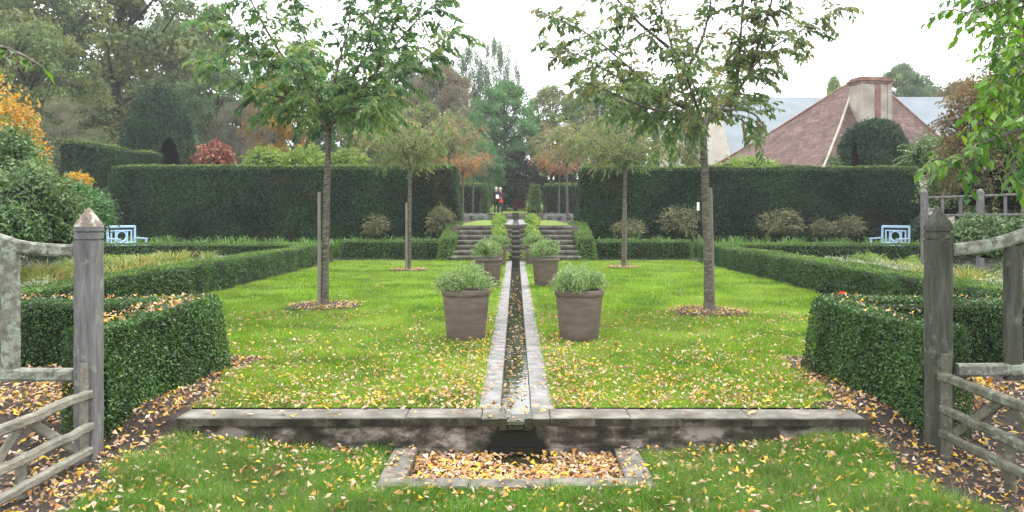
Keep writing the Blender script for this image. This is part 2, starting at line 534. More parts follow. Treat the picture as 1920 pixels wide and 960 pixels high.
M['redbag'] = rock_mat('red_cloth', [(.3, (.5, .07, .035)), (.7, (.62, .10, .05))], 10, bump=.2)
M['dirtdark'] = rock_mat('potting_soil', [(.3, (.02, .015, .01)), (.7, (.05, .036, .026))], 20, bump=.8)


def water_mat():
    m, N, K = mat('pond_water')
    out = N.new('ShaderNodeOutputMaterial')
    pb = N.new('ShaderNodeBsdfPrincipled')
    pb.inputs['Base Color'].default_value = (.022, .022, .010, 1)
    pb.inputs['Roughness'].default_value = .03
    pb.inputs['IOR'].default_value = 1.33
    pb.inputs['Specular IOR Level'].default_value = 1.0
    tc = N.new('ShaderNodeTexCoord')
    nz = N.new('ShaderNodeTexNoise')
    nz.inputs['Scale'].default_value = 9
    nz.inputs['Detail'].default_value = 3
    bp = N.new('ShaderNodeBump')
    bp.inputs['Strength'].default_value = .12
    bp.inputs['Distance'].default_value = .01
    K.new(tc.outputs['Object'], nz.inputs['Vector'])
    K.new(nz.outputs['Fac'], bp.inputs['Height'])
    K.new(bp.outputs[0], pb.inputs['Normal'])
    K.new(pb.outputs[0], out.inputs['Surface'])
    return m


def tile_mat():
    """plain clay tiles laid in courses up the slope"""
    m, N, K = mat('clay_tiles')
    out = N.new('ShaderNodeOutputMaterial')
    pb = N.new('ShaderNodeBsdfPrincipled')
    pb.inputs['Roughness'].default_value = .85
    tc = N.new('ShaderNodeTexCoord')
    br = N.new('ShaderNodeTexBrick')
    br.inputs['Scale'].default_value = 1.0
    br.inputs['Brick Width'].default_value = .24
    br.inputs['Row Height'].default_value = .19
    br.inputs['Mortar Size'].default_value = .022
    br.inputs['Color1'].default_value = (.070, .034, .026, 1)
    br.inputs['Color2'].default_value = (.150, .080, .064, 1)
    br.inputs['Mortar'].default_value = (.07, .045, .04, 1)
    K.new(tc.outputs['UV'], br.inputs['Vector'])
    nz = N.new('ShaderNodeTexNoise')
    nz.inputs['Scale'].default_value = 1.3
    nz.inputs['Detail'].default_value = 8
    nz.inputs['Roughness'].default_value = .7
    K.new(tc.outputs['Object'], nz.inputs['Vector'])
    rp = ramp(N, [(.32, (.5, .5, .5)), (.5, (.95, .95, .95)), (.72, (1.5, 1.6, 1.65))])
    K.new(nz.outputs['Fac'], rp.inputs[0])
    mx = N.new('ShaderNodeMixRGB')
    mx.blend_type = 'MULTIPLY'
    mx.inputs[0].default_value = 1
    K.new(br.outputs['Color'], mx.inputs[1])
    K.new(rp.outputs[0], mx.inputs[2])
    K.new(mx.outputs[0], pb.inputs['Base Color'])
    bp = N.new('ShaderNodeBump')
    bp.inputs['Strength'].default_value = .5
    bp.inputs['Distance'].default_value = .03
    K.new(br.outputs['Fac'], bp.inputs['Height'])
    bp.invert = True
    K.new(bp.outputs[0], pb.inputs['Normal'])
    K.new(pb.outputs[0], out.inputs['Surface'])
    return m


def stained_wall_mat():
    """retaining wall: mottled stone with a wet algae stain below the spout"""
    m = rock_mat('stained_wall', [(.38, (.022, .02, .014)), (.47, (.06, .053, .041)), (.53, (.15, .128, .108)), (.60, (.29, .25, .215))], 4.5, (1, 1, 1.8), bump=.6, fine=45,
                 patches=(.05, .045, .032), pscale=3.0, plim=(.53, .62))
    N, K = m.node_tree.nodes, m.node_tree.links
    pb = N[m['principled']]
    src = pb.inputs['Base Color'].links[0].from_socket
    tc = N.new('ShaderNodeTexCoord')
    sx = N.new('ShaderNodeSeparateXYZ')
    K.new(tc.outputs['Object'], sx.inputs[0])
    ab = N.new('ShaderNodeMath')
    ab.operation = 'ABSOLUTE'
    K.new(sx.outputs['X'], ab.inputs[0])
    wz = N.new('ShaderNodeMath')          # the stain widens downwards
    wz.operation = 'MULTIPLY_ADD'
    wz.inputs[1].default_value = .55
    K.new(sx.outputs['Z'], wz.inputs[0])
    K.new(ab.outputs[0], wz.inputs[2])
    nz = N.new('ShaderNodeTexNoise')
    nz.inputs['Scale'].default_value = 9
    nz.inputs['Detail'].default_value = 4
    K.new(tc.outputs['Object'], nz.inputs['Vector'])
    ad = N.new('ShaderNodeMath')
    ad.operation = 'MULTIPLY_ADD'
    ad.inputs[1].default_value = .09
    K.new(nz.outputs['Fac'], ad.inputs[0])
    K.new(wz.outputs[0], ad.inputs[2])
    mr = N.new('ShaderNodeMapRange')
    mr.inputs['From Min'].default_value = .135
    mr.inputs['From Max'].default_value = .19
    mr.inputs['To Min'].default_value = 1
    mr.inputs['To Max'].default_value = 0
    K.new(ad.outputs[0], mr.inputs['Value'])
    mx = N.new('ShaderNodeMixRGB')
    mx.inputs[2].default_value = (.010, .011, .006, 1)
    K.new(mr.outputs[0], mx.inputs[0])
    K.new(src, mx.inputs[1])
    K.new(mx.outputs[0], pb.inputs['Base Color'])
    return m


M['water'] = water_mat()
M['tiles'] = tile_mat()
M['wall'] = stained_wall_mat()


# ------------------------------------------------------------------ terrain
def H(x, y):
    x, y = np.asarray(x, float), np.asarray(y, float)
    ax = np.abs(x)
    zl = -.225 + .105 * smooth01((ax - 1.0) / 1.5) - np.where(x < 0, .12, .07) * smooth01((ax - 2.55) / .5)
    tw = smooth01((y - 5.86) / .10)
    ts = smooth01((y - 5.4) / 1.0)
    k = smooth01((ax - 2.5) / .35)
    t = tw * (1 - k) + ts * k
    z = zl * (1 - t)
    basin = smooth01((.80 - ax) / .08) * smooth01((y - 5.02) / .08) * smooth01((5.92 - y) / .08)
    z = z - .09 * basin
    rill = smooth01((.24 - ax) / .08) * smooth01((y - 5.9) / .05) * smooth01((25.4 - y) / .2)
    z = z - .30 * rill
    up_c = np.clip((y - 25.3) / 2.0, 0, 1)
    up_s = smooth01((y - 29.6) / 1.4)
    kc = smooth01((ax - 2.1) / .5)
    z = z + 1.08 * (up_c * (1 - kc) + up_s * kc)
    z = z + .40 * np.clip((y - 47.6) / 1.2, 0, 1)
    z = z + np.clip(y - 57, 0, 40) * .032
    return z


def grid_sheet(mb, xs, ys, zf, mi=0, keep=None):
    X, Y = np.meshgrid(xs, ys)
    Z = zf(X, Y)
    v = np.stack([X, Y, Z], -1).reshape(-1, 3)
    nx = len(xs)
    i, j = np.meshgrid(np.arange(len(ys) - 1), np.arange(nx - 1), indexing='ij')
    a = (i * nx + j).ravel()
    q = np.stack([a, a + 1, a + nx + 1, a + nx], -1)
    if keep is not None:
        cx = (X[:-1, :-1] + X[1:, 1:]).ravel() / 2
        cy = (Y[:-1, :-1] + Y[1:, 1:]).ravel() / 2
        q = q[keep(cx, cy)]
    mb.add(v, q, mi, None, True)
    return mb


def lines(*segs):
    return np.unique(np.concatenate([np.linspace(a, b, n) for a, b, n in segs]).round(4))


gx = lines((-900, -60, 8), (-60, -8, 27), (-8, -3.4, 24), (-3.4, 3.4, 137), (3.4, 8, 24), (8, 60, 27), (60, 900, 8))
gy = lines((-60, 2, 12), (2, 4.6, 14), (4.6, 6.4, 46), (6.4, 9, 20), (9, 24, 40), (24, 32, 40), (32, 60, 40), (60, 110, 14), (110, 1500, 8))
ground = grid_sheet(MB(), gx, gy, H).obj('ground', M['soil'])
tag(ground, kind='structure')


def lawn_sd(x, y):
    """> 0 on mown grass: metres to the edge"""
    ax = np.abs(x)
    n = .06 * np.sin(y * 5.1 + x * 2) + .05 * np.sin(y * 11 + x * 7 + 1) + .04 * np.sin(x * 13 - y * 3)
    low = np.minimum(np.minimum(2.45 + n - ax, 5.74 - y), np.maximum(ax - .92, 4.94 - y))
    xe = 2.40 + .25 * smooth01((y - 6.2) / 1.2) + 2.95 * smooth01((y - 8.3) / .5)
    up = np.minimum(np.minimum(xe + n - ax, ax - .30), np.minimum(y - 6.12, 25.1 - y))
    return np.where(y < 5.9, low, up)


def lawn_z(x, y):
    s = lawn_sd(x, y)
    return H(x, y) + .012 - .05 * smooth01(-s / .12)


lx = lines((-5.9, -2.9, 24), (-2.9, 2.9, 97), (2.9, 5.9, 24))
tag(grid_sheet(MB(), lx, lines((6.13, 9, 40), (9, 25.05, 60)), lawn_z, 0, lambda x, y: lawn_sd(x, y) > -.14).obj('upper_lawn', M['turf']), kind='structure')
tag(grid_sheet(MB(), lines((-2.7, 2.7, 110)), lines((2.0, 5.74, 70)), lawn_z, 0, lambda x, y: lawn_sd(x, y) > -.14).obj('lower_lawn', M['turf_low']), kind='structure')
tag(grid_sheet(MB(), lines((-2.1, 2.1, 22)), lines((27.4, 47.5, 40)), lambda x, y: H(x, y) + .012).obj('terrace_lawn', M['turf']), kind='structure')
tag(grid_sheet(MB(), lines((-14, 14, 22)), lines((57.2, 92, 30)), lambda x, y: H(x, y) + .012).obj('far_lawn', M['turf']), kind='structure')


def blades(name, pts, h, w, label, lean=.35, gm='grass'):
    k = len(pts)
    x, y = pts[:, 0], pts[:, 1]
    b = np.stack([x, y, lawn_z(x, y) - .004], -1)
    a = R.random(k) * 2 * np.pi
    s = np.stack([np.cos(a), np.sin(a), np.zeros(k)], -1)
    hh = h * R.uniform(.55, 1.25, k) * (1 + .30 * np.sin(x * 3.1 + y * 1.7) * np.sin(y * 2.3 - x) + .38 * np.sin(x * 11 + 2 * np.sin(y * 5)) * np.sin(y * 13 + x * 3))
    tip = b + np.stack([R.normal(0, lean, k) * hh, R.normal(0, lean, k) * hh, hh], -1)
    ww = (w * R.uniform(.7, 1.3, k))[:, None]
    v = np.stack([b - s * ww / 2, b + s * ww / 2, tip], 1).reshape(-1, 3)
    mb = MB().add(v, np.arange(k * 3).reshape(-1, 3), 0, np.clip(R.random(k) * .75 + .25 * (.5 + .5 * np.sin(x * 1.9 + 2 * np.sin(y * 1.1))), 0, 1))
    return tag(mb.obj(name, M[gm]), label, 'grass', kind='stuff')


def scatter(n, x0, x1, y0, y1, cond):
    p = np.stack([R.uniform(x0, x1, n), R.uniform(y0, y1, n)], -1)
    return p[cond(p[:, 0], p[:, 1])]


g_low = scatter(150000, -2.6, 2.6, 3.2, 5.76, lambda x, y: lawn_sd(x, y) > R.normal(.0, .05, len(x)))
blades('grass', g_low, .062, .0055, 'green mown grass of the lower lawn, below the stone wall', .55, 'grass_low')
n_ = 430000
y_ = 6.12 * (1 - R.random(n_) * (1 - (6.12 / 25.1) ** .9)) ** (-1 / .9)      # thins out smoothly with distance
gu = np.stack([R.uniform(-5.7, 5.7, n_), y_], -1)
gu = gu[lawn_sd(gu[:, 0], gu[:, 1]) > R.normal(.0, .05, n_)]
wv = np.clip(gu[:, 1] / 6.12, 1, 3)
blades('grass', gu, .040 + .004 * wv, .0055 * wv ** .9, 'bright green mown grass of the upper lawn, around the potted plants and young trees')

# ------------------------------------------------------------------ fallen leaves
LIT = []      # (points, normals, length)


def litter(name, label, n, x0, x1, y0, y1, dens, zf, L=(.035, .075), tilt=.35):
    p = np.stack([R.uniform(x0, x1, n), R.uniform(y0, y1, n)], -1)
    p = p[R.random(n) < dens(p[:, 0], p[:, 1])]
    k = len(p)
    x, y = p[:, 0], p[:, 1]
    c = np.stack([x, y, zf(x, y) + R.uniform(.006, .022, k)], -1)
    a = R.random(k) * 2 * np.pi
    u = np.stack([np.cos(a), np.sin(a), R.normal(0, tilt, k)], -1)
    nn = np.stack([R.normal(0, tilt, k), R.normal(0, tilt, k), np.ones(k)], -1)
    ll = np.clip(np.exp(R.normal(math.log((L[0] + L[1]) / 2.15), .34, k)), L[0] * .55, L[1])
    mb = leaves(MB(), c, u, nn, ll, ll * R.uniform(.32, .62, k), 0, None, R.uniform(-.9, .9, k)[:, None])
    return tag(mb.obj(name, M['litter']), label, 'leaves', kind='stuff')


def clump(x, y):
    a = .5 + .5 * np.sin(x * 2.7 + 1.6 * np.sin(y * 2.1)) * np.sin(y * 3.3 + x * 1.3)
    b = .5 + .5 * np.sin(x * 9.1 + 2.1 * np.sin(y * 6.3)) * np.sin(y * 8.7 + 1.7 * np.sin(x * 5.2))
    return a * .45 + b ** 2 * .85


def d_low(x, y):
    s = lawn_sd(x, y)
    edge = np.exp(-np.abs(s) / .25)
    nearwall = np.exp(-np.abs(5.75 - y) / .22)
    inb = (np.abs(x) < .9) & (y > 4.95)
    d = .13 + .17 * clump(x, y) + .35 * edge + .3 * nearwall * (np.abs(x) > .9)
    d = np.where((s < -.05) & ~inb, .22 + .35 * clump(x * 1.5, y * 1.5) * np.exp(-(np.abs(x) - 2.5) * 1.2), d)
    d = np.where(inb, 0, d)
    d = np.where((np.abs(x) > 2.5) & (y > 5.45) & (np.abs(x) < 3.4), .5, d)
    return np.where((y > 5.74) & (np.abs(x) < 2.56), 0, d)


litter('fallen_leaves', 'yellow and tan leaves lying over the lower lawn and bare soil', 21500, -3.6, 3.6, 3.3, 6.14, d_low, lambda x, y: np.maximum(H(x, y), lawn_z(x, y)) + R.uniform(0, .03, len(x)) * (lawn_sd(x, y) > 0), (.028, .062), .5)


def d_up(x, y):
    s = lawn_sd(x, y)
    ax = np.abs(x)
    d = .62 * np.exp(-(y - 6.1) / 1.5) * (.4 + .9 * clump(x, y)) + .8 * np.exp(-np.abs(ax - .42) / .28) * np.exp(-(y - 6) / 5.0) + .55 * np.exp(-(y - 6.12) / .16)
    d += .16 * np.exp(-(y - 6) / 5.0) * (.4 + clump(x, y)) + .008
    for tx, ty in ((-3.05, 12.7), (2.9, 12.0)):
        r = np.hypot(x - tx, y - ty)
        d += .18 * np.exp(-(r / 1.4) ** 2)
    d = np.where((s < 0) & (y < 8.3) & (ax > 1), .75, d)
    return np.where((ax < .30), 0, d)


litter('fallen_leaves', 'yellow and pinkish tan leaves strewn over the upper lawn', 44000, -4.2, 4.2, 6.12, 12, d_up, lambda x, y: np.maximum(H(x, y), lawn_z(x, y)) + R.uniform(0, .025, len(x)) * (lawn_sd(x, y) > 0), (.028, .058), .5)
litter('fallen_leaves', 'few small yellow leaves dotted on the lawn near the steps', 3400, -5.4, 5.4, 12, 24.5, lambda x, y: .12 + .6 * np.exp(-np.abs(np.abs(x) - .5) / .4) * np.exp(-(y - 12) / 7), lambda x, y: lawn_z(x, y) + .03, (.03, .06))
litter('fallen_leaves', 'tan leaf litter on the soil behind the fence by the oak side', 2600, -6.5, -3.15, 5.7, 7.8, lambda x, y: .5 + .3 * clump(x * 2, y * 2), H, (.04, .085))
litter('fallen_leaves', 'tan leaf litter on the soil behind the fence by the tiled-house side', 2600, 3.15, 6.5, 5.7, 7.8, lambda x, y: .28 + .4 * clump(x * 2, y * 2), H, (.04, .085))
litter('fallen_leaves', 'orange and tan leaves drifted under the gate on the oak side', 1500, -5.4, -3.0, 3.6, 5.6, lambda x, y: .35 + .3 * clump(x * 2, y * 2), H, (.04, .085))
litter('fallen_leaves', 'pale leaves and dark soil under the gate on the tiled-house side', 1500, 3.0, 5.4, 3.6, 5.6, lambda x, y: .12 + .3 * clump(x * 2, y * 2), H, (.04, .085))

# ------------------------------------------------------------------ stonework
wall = empty('retaining_wall', (0, 5.9, 0), 'low stained stone retaining wall with coping between the two lawns', 'wall')
mb = MB()
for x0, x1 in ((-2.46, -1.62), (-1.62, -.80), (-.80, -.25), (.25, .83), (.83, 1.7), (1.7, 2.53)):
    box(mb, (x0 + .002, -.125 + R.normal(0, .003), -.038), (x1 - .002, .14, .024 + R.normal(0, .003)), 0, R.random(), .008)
    mb.m[-1][1:5] = 1  # upright faces darker: grime, plus overcast shade put into the colour
mb.obj('coping', [M['stone'], M['stone_grime_shade']], wall)
for x0, x1 in ((-.248, -.12), (.12, .248)):
    mb = MB()
    box(mb, (x0, -.124, -.038), (x1, .14, .022), 0, .5, .008)
    mb.m[-1][1:5] = 1
    mb.obj('spout_block', [M['stone'], M['wet']], wall)
mb = MB()
xs_ = [-2.44, -1.71, -1.02, -.36, .31, .98, 1.66, 2.51]
for x0, x1 in zip(xs_[:-1], xs_[1:]):
    box(mb, (x0 + .001, -.085 + R.normal(0, .0015), -.20), (x1 - .001, .10, -.040), 0, R.random(), .004)
mb.obj('wall_face', M['wall'], wall)
mb = MB()
box(mb, (-2.44, -.105, -.42), (2.51, .098, -.202), 0, .5, .008)
mb.obj('wall_footing', M['wall'], wall)
mb = MB()
hexa(mb, [(-.12, .21, -.06), (-.055, -.135, -.06), (.055, -.135, -.06), (.12, .21, -.06)], [(-.12, .21, -.034), (-.05, -.135, -.034), (.05, -.135, -.034), (.12, .21, -.034)])
mb.obj('spout_stone', M['wet'], wall)
for s in (-1, 1):
    mb = MB()
    hexa(mb, [(s * .121, .2, -.07), (s * .062, -.118, -.07), (s * .121, -.118, -.07)][::s], [(s * .121, .2, .018), (s * .062, -.118, .014), (s * .121, -.118, .018)][::s])
    mb.obj('spout_cheek', M['wet'], wall)

basin = empty('stone_basin', (0, 5.4, -.2), 'shallow stone-edged basin full of leaves below the wall spout', 'basin')
for s in (-1, 1):
    mb = MB()
    q0, q1 = (.71, .88)
    box(mb, (min(s * q0, s * q1), -.26, -.15), (max(s * q0, s * q1), .405, .002), 0, .5, .012)
    mb.obj('side_edging', M['stone'], basin)
mb = MB()
for x0, x1 in ((-.88, -.30), (-.30, .22), (.22, .88)):
    box(mb, (x0 + .002, -.42, -.15), (x1 - .002, -.262, .000 + R.normal(0, .003)), 0, .5, .012)
mb.obj('front_edging', M['stone'], basin)
bw = MB()
bw.add([(-.72, 5.10, -.252), (.72, 5.10, -.252), (.72, 5.82, -.252), (-.72, 5.82, -.252)], [(0, 1, 2, 3)])
tag(bw.obj('water', M['water']), kind='structure')
litter('fallen_leaves', 'brown and yellow leaves floating in the stone basin', 2600, -.70, .70, 5.13, 5.79, lambda x, y: np.clip(.85 - 1.0 * np.exp(-((x - .02) / .24) ** 2 - ((y - 5.62) / .14) ** 2), 0, 1), lambda x, y: x * 0 - .249, (.03, .075), .25)
litter('fallen_leaves', 'pale leaves resting on the stone edging of the basin', 520, -.9, .9, 4.97, 5.79, lambda x, y: np.where((np.abs(x) > .71) | (y < 5.13), np.where(np.abs(x) > .5, .9, .35), 0), lambda x, y: x * 0 - .192, (.03, .065), .2)
litter('fallen_leaves', 'few yellow leaves on the coping of the stone wall', 420, -2.45, 2.5, 5.80, 6.12, lambda x, y: .12 + .75 * (y > 6.02), lambda x, y: x * 0 + .024, (.03, .065), .2)

rill = empty('rill_channel', (0, 6.12, 0), 'long narrow stone water channel running up the lawn middle', 'water channel')
for s in (-1, 1):
    y = 0.0
    mb = MB()
    while y < 18.9:
        l = R.uniform(.55, .95)
        a, b = (.118, .285)
        box(mb, (min(s * a, s * b), y + .003, -.10), (max(s * a, s * b), min(y + l, 18.95) - .003, .012 + R.normal(0, .003)), 0, R.random(), .010)
        y += l
    mb.obj('edging_stone', M['stone_pale'], rill)
    mb = MB()
    box(mb, (min(s * .116, s * .15), 0, -.34), (max(s * .116, s * .15), 18.9, -.102))
    mb.obj('channel_side', M['wet'], rill)
wt = MB()
wt.add([(-.117, 6.1, -.045), (.117, 6.1, -.045), (.117, 25.05, -.045), (-.117, 25.05, -.045), (-.062, 5.775, -.028), (.062, 5.775, -.028)], [(0, 1, 2, 3), (4, 5, 1, 0)])
tag(wt.obj('water', M['water']), kind='structure')
litter('fallen_leaves', 'tan leaves floating on the narrow water channel', 1500, -.11, .11, 5.85, 20, lambda x, y: .7 * np.exp(-(y - 6) / 5) * (.3 + .9 * clump(x * 5, y * 3)), lambda x, y: x * 0 - .046 + .006 * (y < 6.1), (.03, .06), .06)

litter('fallen_leaves', 'small tan leaves scattered along the stone edges of the water channel', 2600, -.29, .29, 6.1, 16, lambda x, y: np.where(np.abs(x) > .12, (.10 + .75 * np.exp(-np.abs(np.abs(x) - .285) / .05)) * np.exp(-(y - 6) / 6), 0), lambda x, y: x * 0 + .014, (.025, .055), .2)

# steps either side of the cascade
ST_N, ST_H, ST_D, ST_Y = 7, 1.08 / 7, .31, 25.1


def step_flight(x0, x1, y0, z0, n, rise, tread, mt, label):
    r = empty('stone_steps', ((x0 + x1) / 2, y0, z0), label, 'steps')
    w = abs(x1 - x0) / 2
    for k in range(n):
        mb = MB()
        ww = w + .16 * max(0, 1 - k / 3) * (n > 4)
        box(mb, (-ww, k * tread, -.05), (ww, (k + 1) * tread + .08, (k + 1) * rise - .066))
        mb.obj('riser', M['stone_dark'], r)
        mb = MB()
        box(mb, (-ww - .01, k * tread - .035, (k + 1) * rise - .064), (ww + .01, (k + 1) * tread + .06, (k + 1) * rise), 0, R.random(), .012)
        mb.obj('step', mt, r)
    return r


step_flight(-1.88, -.60, ST_Y, 0, ST_N, ST_H, ST_D, M['stone'], 'worn stone steps up to the terrace, on the side away from the tiled house')
step_flight(.60, 1.88, ST_Y, 0, ST_N, ST_H, ST_D, M['stone'], 'worn stone steps up to the terrace, on the tiled-house side')
step_flight(-1.65, -.5, 47.4, 1.08, 3, .14, .4, M['stone'], 'short far flight of stone steps just below the two people')
step_flight(.5, 1.65, 47.4, 1.08, 3, .14, .4, M['stone'], 'short far flight of stone steps opposite the two people')

casc = empty('water_cascade', (0, 25.05, 0), 'stepped stone water cascade between the two flights of steps', 'cascade')
for k in range(7):
    for s in (-1, 1):
        mb = MB()
        box(mb, (min(s * .125, s * .34), k * .31, -.1), (max(s * .125, s * .34), (k + 1) * .31 + (.2 if k == 6 else -.002), (k + 1) * ST_H + .03), 0, .5, .01)
        mb.obj('side_stone', M['stone_dark'], casc)
    mb = MB()
    box(mb, (-.123, k * .31 + .02, -.1), (.123, k * .31 + .33, (k + 1) * ST_H - .045))
    mb.obj('basin_floor', M['wet'], casc)
    mb = MB()
    box(mb, (-.123, k * .31 - .02, (k + 1) * ST_H - .05), (.123, k * .31 + .018, (k + 1) * ST_H + .005), 0, .5, .008)
    mb.obj('lip_stone', M['stone'], casc)
wt = MB()
wt.add([(-.12, 27.3, 1.05), (.12, 27.3, 1.05), (.12, 47.4, 1.05), (-.12, 47.4, 1.05)], [(0, 1, 2, 3)])
r2 = empty('rill_channel', (0, 27.3, 1.08), 'far stone water channel crossing the upper terrace lawn', 'water channel')
for s in (-1, 1):
    mb = MB()
    box(mb, (min(s * .12, s * .42), .1, -.05), (max(s * .12, s * .42), 20.1, .05), 0, .5, .01)
    mb.obj('edging_stone', M['stone_pale'], r2)
mb = MB()
box(mb, (-.119, .1, -.05), (.119, 20.0, .018))
mb.obj('channel_bed', M['wet'], r2)
f2 = empty('water_cascade', (0, 47.4, 1.08), 'small dark stone cascade at the far end of the terrace channel', 'cascade')
for s in (-1, 1):
    mb = MB()
    box(mb, (min(s * .12, s * .48), 0, -.05), (max(s * .12, s * .48), .9, .30), 0, .5, .02)
    mb.obj('side_stone', M['stone'], f2)
mb = MB()
box(mb, (-.20, -.1, -.04), (.20, -.004, .46))
mb.obj('wet_stone', M['wet'], f2)


# ------------------------------------------------------------------ clipped hedges
def face_pts(q, n):
    """n random points on a (possibly skewed) quad with its normal"""
    a, b, c, d = [np.array(p, float) for p in q]
    u, v = R.random((n, 1)), R.random((n, 1))
    p = (a * (1 - u) + b * u) * (1 - v) + (d * (1 - u) + c * u) * v
    nn = np.cross(b - a, d - a)
    nn /= np.linalg.norm(nn)
    ar = np.linalg.norm(np.cross(b - a, d - a)) / 2 + np.linalg.norm(np.cross(b - c, d - c)) / 2
    return p, nn, ar


def hedge(name, bot, top, leafmat, dens, L, label, cat='hedge', bump=.03, group=None, topmat=None, faces=(0, 1, 2, 3, 4), round_top=.05, shag=1.0, thin=0.5):
    """clipped hedge: a dark core and leaves standing all over its faces. bot/top: 4 corners, counter-clockwise"""
    bot, top = [np.array(p, float) for p in bot], [np.array(p, float) for p in top]
    quads = [[bot[i], bot[(i + 1) % 4], top[(i + 1) % 4], top[i]] for i in range(4)] + [top]
    mid = (sum(bot) + sum(top)) / 8
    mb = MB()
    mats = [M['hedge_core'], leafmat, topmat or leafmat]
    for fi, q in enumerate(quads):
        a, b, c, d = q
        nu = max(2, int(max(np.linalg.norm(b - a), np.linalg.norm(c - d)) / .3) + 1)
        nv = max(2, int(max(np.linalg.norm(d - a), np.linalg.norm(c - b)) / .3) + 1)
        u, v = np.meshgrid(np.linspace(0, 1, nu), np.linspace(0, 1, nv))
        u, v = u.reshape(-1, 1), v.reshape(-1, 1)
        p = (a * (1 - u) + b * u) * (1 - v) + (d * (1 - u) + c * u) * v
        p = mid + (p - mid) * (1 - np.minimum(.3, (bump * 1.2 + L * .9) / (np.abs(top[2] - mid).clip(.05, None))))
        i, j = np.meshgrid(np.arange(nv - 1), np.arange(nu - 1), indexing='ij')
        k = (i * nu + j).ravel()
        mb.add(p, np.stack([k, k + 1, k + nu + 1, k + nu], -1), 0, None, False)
        if fi not in faces:
            continue
        _, nn, ar = face_pts(q, 1)
        n = int(ar * dens)
        p, nn, _ = face_pts(q, n)
        if np.dot(nn, (a + c) / 2 - mid) < 0:
            nn = -nn
        # rounded shoulders
        if fi < 4 and round_top:
            zt = (top[0][2] + top[1][2] + top[2][2] + top[3][2]) / 4
            dz = np.clip((p[:, 2] - (zt - round_top)) / round_top, 0, 1)
            p = p - nn * (dz ** 2 * round_top * .6)[:, None]
        off = wob(p, bump, 1.0) + R.normal(0, L * .35 * shag, n)
        p = p + nn * off[:, None]
        dirs = unit(nn * R.uniform(.1, 1.0, (n, 1)) + R.normal(0, .75, (n, 3)))
        nrm = unit(nn + R.normal(0, .65, (n, 3)))
        ll = L * R.uniform(.7, 1.35, n)
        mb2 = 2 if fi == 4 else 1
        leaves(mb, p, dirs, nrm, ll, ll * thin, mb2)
    o = mb.obj(name, mats)
    return tag(o, label, cat, group)


def rect(x0, x1, y0, y1, z0, z1, batter=0.0):
    b = batter
    return ([(x0, y0, z0), (x1, y0, z0), (x1, y1, z0), (x0, y1, z0)], [(x0 + b, y0 + b, z1), (x1 - b, y0 + b, z1), (x1 - b, y1 - b, z1), (x0 + b, y1 - b, z1)])


# near blocks beside the gate posts
for s, lab in ((-1, 'dense dark green box hedge block beside the pale grey gate post, oak side'), (1, 'dense dark green box hedge block beside the dark damp gate post, tiled-house side')):
    bq = [(-3.55, 5.78, -.16), (-3.02, 5.78, -.16), (-2.72, 6.45, -.02), (-2.74, 7.78, -.02), (-3.3, 7.78, -.02)]
    b4 = [(-3.29, 5.80, -.20), (-2.96, 5.80, -.20), (-2.76, 7.75, -.03), (-3.12, 7.75, -.03)]
    t4 = [(-3.31, 5.84, .66), (-3.01, 5.84, .66), (-2.86, 7.70, .69), (-3.16, 7.70, .69)]
    if s > 0:
        b4 = [(-x, y, z) for x, y, z in b4][::-1]
        t4 = [(-x, y, z) for x, y, z in t4][::-1]
    hedge('box_hedge', b4, t4, M['box'], 7000, .027, lab, bump=.035, topmat=M['box'])
for s, lab in ((-1, 'low box hedge across behind the fence on the oak side, leaves on top'), (1, 'low box hedge across behind the fence on the tiled-house side, leaves on top')):
    x0, x1 = (-6.4, -3.14) if s < 0 else (3.14, 6.4)
    b, t = rect(x0, x1, 7.85, 8.35, -.03, .62, .02)
    hedge('box_hedge', b, t, M['box'], 5200, .027, lab, bump=.03, topmat=M['box'], faces=(0, 4, 1, 3))
